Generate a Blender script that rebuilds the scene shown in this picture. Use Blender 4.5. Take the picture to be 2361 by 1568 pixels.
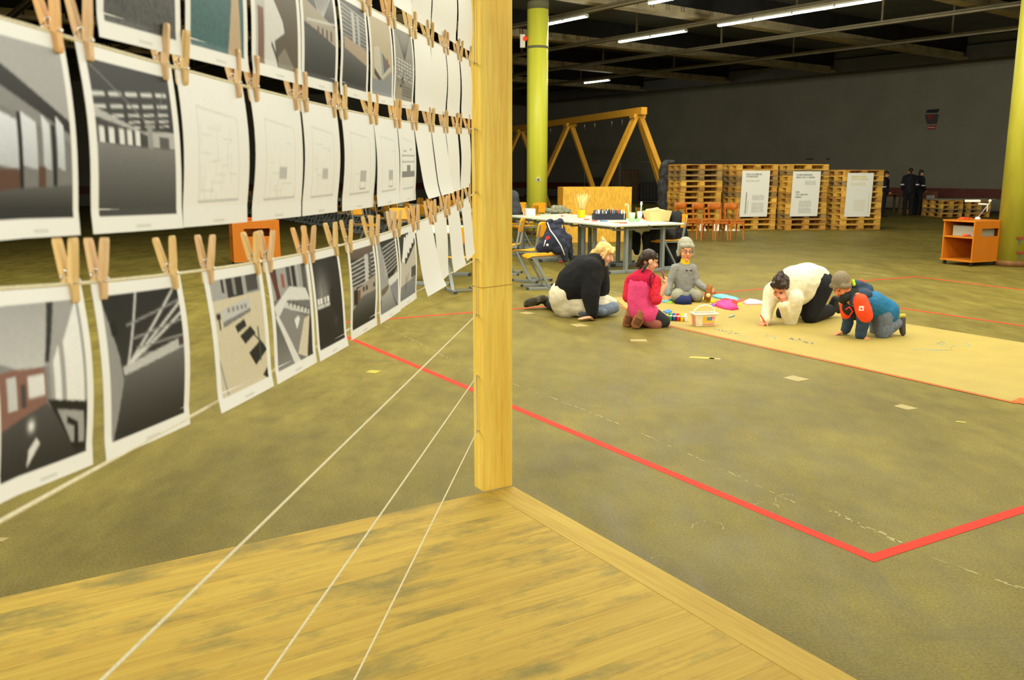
import bpy, bmesh, math, random
import numpy as np
from mathutils import Vector, Matrix, Quaternion

for _o in list(bpy.data.objects):
    bpy.data.objects.remove(_o)
random.seed(7)
rng = np.random.default_rng(11)
PI = math.pi
SC = bpy.context.scene
COL = SC.collection

# ------------------------------------------------------------------ camera
F, CX, CY = 2040.0, 1180.5, 784.0
PITCH = math.atan(389.0 / 2040.0)
H = 1.55
cam_d = bpy.data.cameras.new('camera')
cam_d.sensor_width = 36.0
cam_d.lens = F / 2361.0 * 36.0
cam_d.clip_start, cam_d.clip_end = 0.05, 200
cam_d.dof.use_dof = True
cam_d.dof.focus_distance = 4.6
cam_d.dof.aperture_fstop = 7.1
cam = bpy.data.objects.new('camera', cam_d)
cam.location = (0, 0, H)
cam.rotation_euler = (PI / 2 - PITCH, 0, 0)
COL.objects.link(cam)
SC.camera = cam

# ------------------------------------------------------------------ world, lamps, exposure
world = bpy.data.worlds.new('world')
SC.world = world
world.use_nodes = True
world.node_tree.nodes['Background'].inputs[0].default_value = (1.0, 0.95, 0.8, 1)
world.node_tree.nodes['Background'].inputs[1].default_value = 0.01
SC.view_settings.view_transform = 'Standard'
SC.view_settings.look = 'None'
SC.view_settings.exposure = 0.38
SC.view_settings.gamma = 1.0
SC.view_settings.use_curve_mapping = False

# building axes: U runs along the back wall (away to the left), V runs towards the back wall
AU = math.radians(37.2)
U = Vector((-math.sin(AU), math.cos(AU), 0))
V = Vector((math.cos(AU), math.sin(AU), 0))
C0 = Vector((0.62, 22.3, 0))            # foot of the far column, a node of the column grid
def B(u, v, z=0.0):
    return C0 + U * u + V * v + Vector((0, 0, z))
RZ_U = math.atan2(U.y, U.x)
RZ_V = math.atan2(V.y, V.x)
WARM = (1.0, 0.97, 0.80)

def area(name, loc, sx, sy, power, color, rz=0.0):
    l = bpy.data.lights.new(name, 'AREA')
    l.shape = 'RECTANGLE'; l.size = sx; l.size_y = sy
    l.energy = power; l.color = color
    o = bpy.data.objects.new(name, l)
    o.location = loc; o.rotation_euler = (0, 0, rz)
    COL.objects.link(o)
    return o
# rows of strip lamps burning on the rails over the near half of the hall
for v_, ua_, ub_, pw in ((-1.98, -31, -4, 42), (-5.83, -31, -4, 42), (-9.68, -13, -4, 42), (-9.68, -32, -25, 42),
                         (-13.53, -12, -4, 30), (-21.23, -32, -8, 42), (-25.08, -32, -8, 42)):
    for tilt in (-50, 50):          # bare tubes throw their light to both sides of the rail
        o_ = area('strip_lamp_light', B((ua_ + ub_) / 2, v_, 5.40), ub_ - ua_, 0.12, pw * .62 * (ub_ - ua_), WARM, RZ_U)
        o_.rotation_euler = (math.radians(tilt), 0, RZ_U)
# the small neutral flash on the camera that took the picture
fl = bpy.data.lights.new('camera_flash', 'POINT')
fl.energy = 9.0; fl.color = (0.86, 0.92, 1.0); fl.shadow_soft_size = 0.03
flo = bpy.data.objects.new('camera_flash', fl)
flo.location = (0.0, 0.02, H + 0.14)
COL.objects.link(flo)

# ------------------------------------------------------------------ pixel <-> place helpers (2361 x 1568 frame)
_cp, _sp = math.cos(PITCH), math.sin(PITCH)
EYE = Vector((0, 0, H))
def ray(x, y):
    a, b = (x - CX) / F, -(y - CY) / F
    return Vector((a, _cp + b * _sp, -_sp + b * _cp))
def G(x, y, z=0.0):
    d = ray(x, y); return EYE + d * ((z - H) / d.z)
def P(x, y, Y):
    d = ray(x, y); return EYE + d * (Y / d.y)
def on_plane(x, y, p0, n):
    d = ray(x, y); return EYE + d * ((p0 - EYE).dot(n) / d.dot(n))

# ------------------------------------------------------------------ colours and materials
def lin(c):
    c = c / 255.0
    return c / 12.92 if c <= 0.04045 else ((c + 0.055) / 1.055) ** 2.4
def S(r, g, b):
    return (lin(r), lin(g), lin(b), 1.0)
MATS = {}
def mat(name, col=None, rough=0.6, metal=0.0, spec=0.4, noise=0.0, nscale=20.0, bump=0.0, col2=None, stretch=None,
        emit=None, estr=0.0, alpha=1.0, trans=0.0, distort=0.0, sheen=0.0, coord='Object'):
    if name in MATS:
        return MATS[name]
    m = bpy.data.materials.new(name); m.use_nodes = True
    nt = m.node_tree; bs = nt.nodes['Principled BSDF']
    bs.inputs['Roughness'].default_value = rough
    bs.inputs['Metallic'].default_value = metal
    bs.inputs['Specular IOR Level'].default_value = spec
    bs.inputs['Base Color'].default_value = col
    if sheen: bs.inputs['Sheen Weight'].default_value = sheen
    if alpha < 1: bs.inputs['Alpha'].default_value = alpha
    if trans: bs.inputs['Transmission Weight'].default_value = trans
    if emit:
        bs.inputs['Emission Color'].default_value = emit
        bs.inputs['Emission Strength'].default_value = estr
    if noise or bump or col2:
        tc = nt.nodes.new('ShaderNodeTexCoord')
        mp = nt.nodes.new('ShaderNodeMapping')
        nt.links.new(tc.outputs[coord], mp.inputs[0])
        if stretch: mp.inputs['Scale'].default_value = stretch
        nz = nt.nodes.new('ShaderNodeTexNoise')
        nz.inputs['Scale'].default_value = nscale
        nz.inputs['Detail'].default_value = 5
        nz.inputs['Distortion'].default_value = distort
        nt.links.new(mp.outputs[0], nz.inputs[0])
        if noise or col2:
            rp = nt.nodes.new('ShaderNodeValToRGB')
            c2 = col2 or tuple(max(0, min(1, x * (1 - noise))) for x in col[:3]) + (1,)
            c1 = col if col2 else tuple(min(1, x * (1 + noise * 0.5)) for x in col[:3]) + (1,)
            rp.color_ramp.elements[0].position = 0.33; rp.color_ramp.elements[0].color = c2
            rp.color_ramp.elements[1].position = 0.67; rp.color_ramp.elements[1].color = c1
            nt.links.new(nz.outputs['Fac'], rp.inputs[0])
            nt.links.new(rp.outputs[0], bs.inputs['Base Color'])
        if bump:
            bp = nt.nodes.new('ShaderNodeBump')
            bp.inputs['Strength'].default_value = bump
            bp.inputs['Distance'].default_value = 0.01
            nt.links.new(nz.outputs['Fac'], bp.inputs['Height'])
            nt.links.new(bp.outputs[0], bs.inputs['Normal'])
    MATS[name] = m
    return m

def wood(name, light, dark, axis='X', scale=6.0, rough=0.5, contrast=1.0, knots=None, dirt=None, rnd=0.0, k=0.06, kd=0.33):
    """Sawn softwood: fibres along one object axis, soft rings, optional knots, grey stains, tint per object."""
    if name in MATS: return MATS[name]
    m = bpy.data.materials.new(name); m.use_nodes = True
    nt = m.node_tree; N = nt.nodes; L = nt.links; bs = N['Principled BSDF']
    bs.inputs['Roughness'].default_value = rough
    bs.inputs['Specular IOR Level'].default_value = 0.35
    tc = N.new('ShaderNodeTexCoord')
    off = N.new('ShaderNodeObjectInfo')
    ad = N.new('ShaderNodeVectorMath'); ad.operation = 'MULTIPLY_ADD'
    L.new(off.outputs['Random'], ad.inputs[0]); ad.inputs[1].default_value = (37, 19, 53)
    L.new(tc.outputs['Object'], ad.inputs[2])
    mp = N.new('ShaderNodeMapping')
    L.new(ad.outputs[0], mp.inputs[0])
    mp.inputs['Scale'].default_value = {'X': (k, 1, 1), 'Y': (1, k, 1), 'Z': (1, 1, k)}[axis]
    n1 = N.new('ShaderNodeTexNoise'); n1.inputs['Scale'].default_value = scale * 9; n1.inputs['Detail'].default_value = 6
    n1.inputs['Distortion'].default_value = 0.6
    n2 = N.new('ShaderNodeTexNoise'); n2.inputs['Scale'].default_value = scale * 1.6; n2.inputs['Detail'].default_value = 3
    L.new(mp.outputs[0], n1.inputs[0]); L.new(mp.outputs[0], n2.inputs[0])
    mx = N.new('ShaderNodeMath'); mx.operation = 'MULTIPLY_ADD'
    L.new(n1.outputs['Fac'], mx.inputs[0]); mx.inputs[1].default_value = 0.55
    m2 = N.new('ShaderNodeMath'); m2.operation = 'MULTIPLY'; m2.inputs[1].default_value = 0.45
    L.new(n2.outputs['Fac'], m2.inputs[0]); L.new(m2.outputs[0], mx.inputs[2])
    rp = N.new('ShaderNodeValToRGB')
    rp.color_ramp.elements[0].position = 0.5 - 0.17 / contrast; rp.color_ramp.elements[0].color = dark
    rp.color_ramp.elements[1].position = 0.5 + 0.10 / contrast; rp.color_ramp.elements[1].color = light
    L.new(mx.outputs[0], rp.inputs[0])
    cur = rp.outputs[0]
    def mixc(fac, b, mode='MIX'):
        nonlocal cur
        x = N.new('ShaderNodeMix'); x.data_type = 'RGBA'; x.blend_type = mode
        L.new(fac, x.inputs[0]); L.new(cur, x.inputs[6]); x.inputs[7].default_value = b
        cur = x.outputs[2]
    if knots:
        vo = N.new('ShaderNodeTexVoronoi'); vo.inputs['Scale'].default_value = knots[0]
        mp2 = N.new('ShaderNodeMapping'); L.new(ad.outputs[0], mp2.inputs[0])
        mp2.inputs['Scale'].default_value = {'X': (.45, 1, 1), 'Y': (1, .45, 1), 'Z': (1, 1, .45)}[axis]
        L.new(mp2.outputs[0], vo.inputs[0])
        kr = N.new('ShaderNodeValToRGB')
        kr.color_ramp.elements[0].position = knots[1] * 0.5; kr.color_ramp.elements[0].color = (.8, .8, .8, 1)
        kr.color_ramp.elements[1].position = knots[1]; kr.color_ramp.elements[1].color = (0, 0, 0, 1)
        L.new(vo.outputs['Distance'], kr.inputs[0])
        mixc(kr.outputs[0], knots[2])
    if dirt:
        dn = N.new('ShaderNodeTexNoise'); dn.inputs['Scale'].default_value = dirt[0]; dn.inputs['Detail'].default_value = 7
        dn.inputs['Roughness'].default_value = 0.65
        mp3 = N.new('ShaderNodeMapping'); L.new(ad.outputs[0], mp3.inputs[0])
        mp3.inputs['Scale'].default_value = {'X': (kd, 1, 1), 'Y': (1, kd, 1), 'Z': (1, 1, kd)}[axis]
        L.new(mp3.outputs[0], dn.inputs[0])
        dr = N.new('ShaderNodeValToRGB')
        dr.color_ramp.elements[0].position = dirt[1]; dr.color_ramp.elements[0].color = (0, 0, 0, 1)
        dr.color_ramp.elements[1].position = dirt[1] + .17; dr.color_ramp.elements[1].color = (dirt[3],) * 3 + (1,)
        L.new(dn.outputs['Fac'], dr.inputs[0])
        mixc(dr.outputs[0], dirt[2])
    if rnd:
        hs = N.new('ShaderNodeHueSaturation')
        mr = N.new('ShaderNodeMapRange'); mr.inputs[3].default_value = 1 - rnd; mr.inputs[4].default_value = 1 + rnd * .6
        L.new(off.outputs['Random'], mr.inputs[0]); L.new(mr.outputs[0], hs.inputs['Value'])
        L.new(cur, hs.inputs['Color']); cur = hs.outputs[0]
    L.new(cur, bs.inputs['Base Color'])
    bp = N.new('ShaderNodeBump'); bp.inputs['Strength'].default_value = 0.08; bp.inputs['Distance'].default_value = 0.004
    L.new(mx.outputs[0], bp.inputs['Height']); L.new(bp.outputs[0], bs.inputs['Normal'])
    MATS[name] = m
    return m

# ------------------------------------------------------------------ objects
INV = {}
def tag(o, label=None, cat=None, group=None, kind=None):
    if label: o['label'] = label
    if cat: o['category'] = cat
    if group: o['group'] = group
    if kind: o['kind'] = kind
    return o
def thing(name, label, cat, loc=(0, 0, 0), rz=0.0, group=None):
    o = bpy.data.objects.new(name, None)
    o.empty_display_size = 0.1
    o.location = loc; o.rotation_euler = (0, 0, rz)
    COL.objects.link(o)
    INV[o.name] = (Matrix.Translation(loc) @ Matrix.Rotation(rz, 4, 'Z')).inverted()
    return tag(o, label, cat, group)
def copy_tree(o, parent=None):
    c = o.copy(); COL.objects.link(c)
    if parent: c.parent = parent
    for ch in [x for x in bpy.data.objects if x.parent == o]:
        copy_tree(ch, c)
    return c
class Proto:
    """A built thing whose copies share the mesh data."""
    def __init__(s, root):
        s.root = root; s.used = False
        s.kids = [(o, [g for g in bpy.data.objects if g.parent == o]) for o in bpy.data.objects if o.parent == root]
    def put(s, loc, rz=0.0, label=None, group=None, rot=None):
        if not s.used:
            r = s.root; s.used = True
        else:
            r = s.root.copy(); COL.objects.link(r)
            for o, gs in s.kids:
                c = o.copy(); c.parent = r; COL.objects.link(c)
                for g in gs:
                    d = g.copy(); d.parent = c; COL.objects.link(d)
        r.location = loc
        r.rotation_euler = rot if rot is not None else (0, 0, rz)
        if label: r['label'] = label
        if group: r['group'] = group
        return r

def frame(d, up=Vector((0, 0, 1))):
    z = Vector(d).normalized()
    x = up.cross(z)
    if x.length < 1e-4: x = Vector((1, 0, 0)).cross(z)
    x.normalize(); y = z.cross(x)
    return x, y, z

class MB:
    """Collects shapes; build() links them as one mesh object."""
    def __init__(s): s.v = []; s.f = []; s.m = []; s.sm = []
    def add(s, vs, fs, mi=0, smooth=False):
        b = len(s.v); s.v += [Vector(q) for q in vs]
        for q in fs:
            s.f.append([i + b for i in q]); s.m.append(mi); s.sm.append(smooth)
        return s
    def box(s, c, d, rz=0.0, mi=0, M=None):
        x, y, z = d[0] / 2, d[1] / 2, d[2] / 2
        R = M or Matrix.Rotation(rz, 3, 'Z')
        vs = [Vector(c) + R @ Vector((i * x, j * y, k * z)) for k in (-1, 1) for j in (-1, 1) for i in (-1, 1)]
        return s.add(vs, [(0, 2, 3, 1), (4, 5, 7, 6), (0, 1, 5, 4), (2, 6, 7, 3), (0, 4, 6, 2), (1, 3, 7, 5)], mi)
    def bar(s, p0, p1, w, h, up=Vector((0, 0, 1)), mi=0, w1=None, h1=None):
        p0, p1 = Vector(p0), Vector(p1)
        x, y, z = frame(p1 - p0, up)
        w1 = w1 or w; h1 = h1 or h
        vs = []
        for p, a, b in ((p0, w, h), (p1, w1, h1)):
            for i, j in ((-1, -1), (1, -1), (1, 1), (-1, 1)):
                vs.append(p + x * (i * a / 2) + y * (j * b / 2))
        return s.add(vs, [(3, 2, 1, 0), (4, 5, 6, 7), (0, 1, 5, 4), (1, 2, 6, 5), (2, 3, 7, 6), (3, 0, 4, 7)], mi)
    def cyl(s, p0, p1, r0, r1=None, n=10, mi=0, cap=True, smooth=True):
        r1 = r0 if r1 is None else r1
        p0, p1 = Vector(p0), Vector(p1)
        x, y, z = frame(p1 - p0)
        vs = []
        for p, r in ((p0, r0), (p1, r1)):
            for i in range(n):
                a = 2 * PI * i / n
                vs.append(p + x * (r * math.cos(a)) + y * (r * math.sin(a)))
        s.add(vs, [(i, (i + 1) % n, n + (i + 1) % n, n + i) for i in range(n)], mi, smooth)
        if cap:
            b = len(s.v) - 2 * n
            s.f += [[b + i for i in reversed(range(n))], [b + n + i for i in range(n)]]
            s.m += [mi, mi]; s.sm += [False, False]
        return s
    def tube(s, pts, r, n=6, mi=0, closed=False):
        pts = [Vector(q) for q in pts]; k = len(pts)
        vs = []
        rr = r if hasattr(r, '__len__') else [r] * k
        px = None
        for i, p in enumerate(pts):
            a = pts[(i - 1) % k] if (closed or i) else p
            b = pts[(i + 1) % k] if (closed or i < k - 1) else p
            x, y, z = frame(b - a)
            if px is not None:
                x = (px - z * px.dot(z)).normalized(); y = z.cross(x)
            px = x
            for j in range(n):
                t = 2 * PI * j / n
                vs.append(p + x * (rr[i] * math.cos(t)) + y * (rr[i] * math.sin(t)))
        fs = []
        for i in range(k if closed else k - 1):
            i2 = (i + 1) % k
            for j in range(n):
                j2 = (j + 1) % n
                fs.append((i * n + j, i * n + j2, i2 * n + j2, i2 * n + j))
        s.add(vs, fs, mi, True)
        if not closed:
            b = len(s.v) - len(vs)
            s.f += [[b + j for j in reversed(range(n))], [b + (k - 1) * n + j for j in range(n)]]
            s.m += [mi, mi]; s.sm += [False, False]
        return s
    def ball(s, c, r, n=12, m=8, mi=0, ax=None):
        c = Vector(c)
        ax = ax or (Vector((1, 0, 0)), Vector((0, 1, 0)), Vector((0, 0, 1)))
        r = (r, r, r) if not hasattr(r, '__len__') else r
        vs = [c - ax[2] * r[2]]
        for i in range(1, m):
            t = -PI / 2 + PI * i / m
            for j in range(n):
                a = 2 * PI * j / n
                vs.append(c + ax[0] * (r[0] * math.cos(t) * math.cos(a)) + ax[1] * (r[1] * math.cos(t) * math.sin(a)) + ax[2] * (r[2] * math.sin(t)))
        vs.append(c + ax[2] * r[2])
        fs = [(0, 1 + (j + 1) % n, 1 + j) for j in range(n)]
        for i in range(m - 2):
            for j in range(n):
                a, b = 1 + i * n, 1 + (i + 1) * n
                fs.append((a + j, a + (j + 1) % n, b + (j + 1) % n, b + j))
        t = 1 + (m - 2) * n
        fs += [(t + j, t + (j + 1) % n, len(vs) - 1) for j in range(n)]
        return s.add(vs, fs, mi, True)
    def lathe(s, c, prof, n=16, mi=0, smooth=True):
        c = Vector(c); vs = []; k = len(prof)
        for r, z in prof:
            for j in range(n):
                a = 2 * PI * j / n
                vs.append(c + Vector((r * math.cos(a), r * math.sin(a), z)))
        fs = [(i * n + j, i * n + (j + 1) % n, (i + 1) * n + (j + 1) % n, (i + 1) * n + j) for i in range(k - 1) for j in range(n)]
        s.add(vs, fs, mi, smooth)
        b = len(s.v) - len(vs)
        if prof[0][0] > 1e-5: s.f.append([b + j for j in reversed(range(n))]); s.m.append(mi); s.sm.append(False)
        if prof[-1][0] > 1e-5: s.f.append([b + (k - 1) * n + j for j in range(n)]); s.m.append(mi); s.sm.append(False)
        return s
    def prism(s, pts, thick, mi=0):
        """Closed polygon pts (3-D, planar) extruded by the vector thick."""
        k = len(pts); t = Vector(thick)
        vs = [Vector(q) for q in pts] + [Vector(q) + t for q in pts]
        fs = [list(reversed(range(k))), list(range(k, 2 * k))] + [(i, (i + 1) % k, k + (i + 1) % k, k + i) for i in range(k)]
        return s.add(vs, fs, mi)
    def build(s, name, mats, parent=None, local=False, bevel=0.0, seg=2, sub=0):
        vs = s.v
        if parent is not None and not local:
            M = INV[parent.name]; vs = [M @ q for q in vs]
        origin = Vector((0, 0, 0))
        if parent is None and not local:
            a = np.array([q[:] for q in vs]); lo, hi = a.min(0), a.max(0)
            origin = Vector(((lo[0] + hi[0]) / 2, (lo[1] + hi[1]) / 2, lo[2]))
            vs = [q - origin for q in vs]
        me = bpy.data.meshes.new(name)
        me.from_pydata([q[:] for q in vs], [], s.f)
        for mm in (mats if isinstance(mats, (list, tuple)) else [mats]):
            me.materials.append(mm)
        me.polygons.foreach_set('material_index', s.m)
        me.polygons.foreach_set('use_smooth', s.sm)
        me.update()
        o = bpy.data.objects.new(name, me)
        COL.objects.link(o)
        o.location = origin
        if parent is not None: o.parent = parent
        if bevel:
            md = o.modifiers.new('bevel', 'BEVEL'); md.width = bevel; md.segments = seg; md.limit_method = 'ANGLE'
        if sub:
            md = o.modifiers.new('sub', 'SUBSURF'); md.levels = sub; md.render_levels = sub
        INV[o.name] = Matrix.Translation(origin).inverted() if parent is None else (INV[parent.name] if not local else Matrix())
        return o

# ================================================================== THE HALL
def struct(o):
    o['kind'] = 'structure'; return o

# ---- floor: worn brown screed with mottling, scuffs and faint grid
def floor_mat():
    m = bpy.data.materials.new('floor_screed'); m.use_nodes = True
    nt = m.node_tree; N = nt.nodes; L = nt.links; bs = N['Principled BSDF']
    tc = N.new('ShaderNodeTexCoord')
    def noise(sc, det, rot=0.0, stretch=(1, 1, 1), rough=.55):
        mp = N.new('ShaderNodeMapping'); L.new(tc.outputs['Object'], mp.inputs[0])
        mp.inputs['Scale'].default_value = stretch; mp.inputs['Rotation'].default_value = (0, 0, rot)
        n = N.new('ShaderNodeTexNoise'); n.inputs['Scale'].default_value = sc; n.inputs['Detail'].default_value = det
        n.inputs['Roughness'].default_value = rough
        L.new(mp.outputs[0], n.inputs[0]); return n.outputs['Fac']
    a = noise(0.55, 6); b = noise(5.0, 8, .6, (1, .35, 1), .7); c = noise(95, 6); d = noise(1.6, 9, -.7, (.16, 1, 1), .72)
    def ramp(f, p0, c0, p1, c1):
        r = N.new('ShaderNodeValToRGB'); r.color_ramp.elements[0].position = p0; r.color_ramp.elements[0].color = c0
        r.color_ramp.elements[1].position = p1; r.color_ramp.elements[1].color = c1; L.new(f, r.inputs[0]); return r.outputs[0]
    def mix(f, x, y, mode='MIX'):
        k = N.new('ShaderNodeMix'); k.data_type = 'RGBA'; k.blend_type = mode
        if isinstance(f, float): k.inputs[0].default_value = f
        else: L.new(f, k.inputs[0])
        L.new(x, k.inputs[6]); L.new(y, k.inputs[7]); return k.outputs[2]
    base = ramp(a, .3, (.182, .147, .032, 1), .72, (.245, .198, .042, 1))
    g2 = ramp(b, .3, (.74, .73, .74, 1), .7, (1.14, 1.15, 1.12, 1))
    col = mix(.85, base, g2, 'MULTIPLY')
    g3 = ramp(c, .25, (.55, .55, .50, 1), .75, (1.36, 1.34, 1.40, 1))
    col = mix(.8, col, g3, 'MULTIPLY')
    e = noise(2.3, 9, .3, (1, .6, 1), .68)
    g6 = ramp(e, .34, (.70, .68, .66, 1), .66, (1.12, 1.12, 1.10, 1))
    col = mix(.85, col, g6, 'MULTIPLY')
    g4 = ramp(d, .60, (0, 0, 0, 1), .72, (1, 1, 1, 1))
    g5 = ramp(d, .60, (.14, .117, .034, 1), .8, (.125, .104, .031, 1))
    col = mix(g4, col, g5)
    L.new(col, bs.inputs['Base Color'])
    rr = ramp(b, .3, (.42, .42, .42, 1), .7, (.68, .68, .68, 1)); L.new(rr, bs.inputs['Roughness'])
    bs.inputs['Specular IOR Level'].default_value = .14
    bp = N.new('ShaderNodeBump'); bp.inputs['Strength'].default_value = .12; bp.inputs['Distance'].default_value = .004
    L.new(b, bp.inputs['Height']); L.new(bp.outputs[0], bs.inputs['Normal'])
    return m
u0, u1, v0, v1 = -34.0, 27.0, -27.0, 20.7
ZW = 5.67
m_wall = mat('wall_paint', S(114, 110, 96), .85, noise=.10, nscale=.8, bump=.05)
m_wall2 = mat('wall_band_paint', S(140, 140, 148), .85, noise=.12, nscale=1.0)
m_brown = mat('wainscot_brown', S(92, 44, 34), .6, noise=.2, nscale=3)
m_ceil = mat('ceiling_sheet', S(108, 110, 114), .8, noise=.25, nscale=.7)
def slab(name, a, b, c, d, t, m):
    mb = MB(); mb.prism([a, b, c, d], t); return struct(mb.build(name, m))
fl_o = slab('floor', B(u0, v0), B(u0, v1), B(u1, v1), B(u1, v0), (0, 0, -.2), floor_mat())
slab('ceiling', B(u0, v0, 6.5), B(u0, v1, 6.5), B(u1, v1, 6.5), B(u1, v0, 6.5), (0, 0, .2), m_ceil)
slab('wall_back', B(u0, v1), B(u1, v1), B(u1, v1, 6.5), B(u0, v1, 6.5), V * .3, m_wall)
slab('wall_left', B(u1, v0), B(u1, v1), B(u1, v1, 6.5), B(u1, v0, 6.5), U * .3, m_wall)
slab('wall_front', B(u0, v0), B(u1, v0), B(u1, v0, 6.5), B(u0, v0, 6.5), V * -.3, m_wall)
slab('wall_right', B(u0, v0), B(u0, v1), B(u0, v1, 6.5), B(u0, v0, 6.5), U * -.3, m_wall)
def trim(name, u_a, u_b, z0, z1, dep, m, v=v1):
    mb = MB(); mb.prism([B(u_a, v - dep, z0), B(u_b, v - dep, z0), B(u_b, v - dep, z1), B(u_a, v - dep, z1)], V * (dep - .002))
    return struct(mb.build(name, m))
trim('trim_1', u0, u1, .53, .9, .035, m_brown)
trim('trim_2', u0, u1, ZW, ZW + .5, .12, m_wall2)
trim('trim_3', u0, u1, ZW + .5, ZW + .56, .2, mat('dark_steel', S(40, 40, 42), .6))
trim('baseboard_back', u0, u1, 0, .08, .02, mat('dark_steel'))
mb = MB(); mb.prism([B(u1 - .035, v0, .53), B(u1 - .035, v1, .53), B(u1 - .035, v1, .9), B(u1 - .035, v0, .9)], U * .033)
struct(mb.build('trim_4', m_brown))

# ---- concrete girders with paired slots (they run towards the back wall, resting on the columns)
m_gird = mat('girder_paint', S(206, 192, 160), .8, noise=.3, nscale=2.0)
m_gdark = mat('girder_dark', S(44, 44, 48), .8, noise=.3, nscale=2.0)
names = {0: 'on the far green column', 5.6: 'one bay beyond the far green column', -5.6: 'one bay nearer than the far green column',
         -11.2: 'on the near yellow column', 11.2: 'two bays beyond the far green column', 16.8: 'three bays beyond the far green column'}
for u in (0, 5.6, -5.6, -11.2, 11.2, 16.8):
    g = thing('ceiling_girder', 'slotted pale ceiling girder ' + names[u], 'girder', B(u, 0, 5.67))
    mb = MB(); mb.prism([B(u - .19, v0, 5.67), B(u + .19, v0, 5.67), B(u + .19, v1 - .13, 5.67), B(u - .19, v1 - .13, 5.67)], (0, 0, .09))
    mb.build('bottom_flange', m_gird, g)
    mb = MB(); v = v0 + .1
    while v < v1 - .9:
        for a, ln in ((0, .44), (.49, .05)):
            for sd in (-1, 1):
                mb.box(B(u + sd * .14, v + a + ln / 2, 5.835), (ln, .05, .15), RZ_V)
        v += .59
    mb.build('slotted_web', m_gird, g)
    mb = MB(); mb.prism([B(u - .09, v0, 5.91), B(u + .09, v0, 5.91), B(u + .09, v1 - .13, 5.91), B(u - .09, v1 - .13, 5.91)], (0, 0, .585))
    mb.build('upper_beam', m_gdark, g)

# ---- lamp rails along the hall and the fluorescent lamps that burn
m_rail = mat('rail_enamel', S(140, 130, 106), .5, noise=.15, nscale=3)
m_tube = mat('tube_glow', S(255, 252, 225), .4, emit=(1, .97, .72, 1), estr=80.0)
m_house = mat('lamp_housing', S(200, 196, 180), .5)
ordn = ['first', 'second', 'third', 'fourth', 'fifth', 'sixth', 'seventh', 'eighth', 'ninth', 'tenth', 'eleventh', 'twelfth']
rails = [13.42 - 3.85 * i for i in range(11)]
for i, v in enumerate(rails):
    mb = MB()
    for dv, z0, hh, w in ((-.055, 5.50, .05, .035), (.055, 5.50, .05, .035), (0, 5.56, .05, .15)):
        mb.prism([B(u0 + .3, v + dv - w / 2, z0), B(u1 - .3, v + dv - w / 2, z0), B(u1 - .3, v + dv + w / 2, z0), B(u0 + .3, v + dv + w / 2, z0)], (0, 0, hh))
    u = u0 + 2.8
    while u < u1 - 1:
        mb.box(B(u, v, 6.05), (.05, .05, .9), RZ_U); u += 5.6
    o = mb.build('lamp_rail', m_rail)
    tag(o, 'long twin-lipped lamp rail under the ceiling, %s from the back wall' % ordn[i], 'lamp rail')
def lamp(xa, ya, xb, yb, v, n, label):
    a, b = G(xa, ya, 5.46) - C0, G(xb, yb, 5.46) - C0
    ua, ub = a.dot(U), b.dot(U)
    if ua > ub: ua, ub = ub, ua
    ln = (ub - ua) / n
    for k in range(n):
        uu = ua + ln * (k + .5)
        t = thing('fluorescent_lamp', label + ('' if n == 1 else ', %s from the near end' % ordn[k]), 'lamp', B(uu, v, 5.41), 0, 'burning fluorescent lamps')
        mb = MB(); mb.box(B(uu, v, 5.47), (ln * .975, .11, .05), RZ_U); mb.build('housing', m_house, t)
        mb = MB()
        for dv in (-.03, .03):
            mb.cyl(B(uu - ln * .48, v + dv, 5.432), B(uu + ln * .48, v + dv, 5.432), .02, n=8)
        mb.build('tube', m_tube, t)
        for sd in (-1, 1):
            mb = MB(); mb.box(B(uu + sd * ln * .485, v, 5.435), (.03, .12, .04), RZ_U); mb.build('end_cap', m_house, t)
lamp(1262, 57, 1356, 35, 1.87, 2, 'burning fluorescent lamp on the rail beside the far green column')
lamp(1507, 7, 1580, -8, 1.87, 1, 'burning fluorescent lamp on the fourth rail, beyond the slotted girder')
lamp(1438, 96, 1590, 70, 5.72, 2, 'burning fluorescent lamp above the timber swing frame')
lamp(1662, 58, 2045, -3, 5.72, 4, 'lit fluorescent lamp in the long line over the pallets')
lamp(1364, 191, 1418, 184, 13.42, 2, 'distant burning fluorescent lamp on the rail by the back wall')

# ---- columns
def column(base, r, m, name, label, collar=False):
    t = thing(name, label, 'column', base)
    mb = MB(); n = 40
    mb.lathe(base, [(r, 0.0), (r, 5.66)], n); mb.build('shaft', m, t)
    mb = MB(); mb.lathe(base, [(r + .012, 0.0), (r + .012, .09), (r + .001, .095)], n); mb.build('base_band', mat('column_base_brown', S(120, 80, 40), .7, noise=.3, nscale=8), t)
    return t
m_colA = mat('column_green', S(240, 240, 84), .42, col2=S(228, 230, 74), nscale=1.4, stretch=(6, 6, .25))
m_colB = mat('column_yellow', S(170, 164, 54), .45, col2=S(156, 149, 44), nscale=2.2, stretch=(2, 2, .7))
ca = column(C0, .255, m_colA, 'round_column', 'far round column painted pale lime green, behind the craft table')
mb = MB(); mb.lathe(C0 + Vector((0, 0, 4.45)), [(.258, 0), (.272, .01), (.272, .05), (.258, .06)], 40); mb.build('collar_strap', mat('strap_grey', S(120, 120, 90), .6), ca)
mb = MB(); mb.lathe(C0 + Vector((0, 0, 5.35)), [(.258, 0), (.258, .3)], 40); mb.build('unpainted_top', mat('col_top', S(110, 108, 80), .7), ca)
q = P(1241, 414, C0.y - .25)
mb = MB(); mb.box(q, (.10, .06, .09)); mb.box(q + Vector((.0, -.035, 0)), (.05, .02, .05), mi=1)
mb.build('socket_box', [mat('plastic_white', S(225, 222, 205), .4), mat('plastic_grey', S(90, 90, 90), .5)], ca)
q = P(1205, 95, C0.y - .1)
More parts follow.
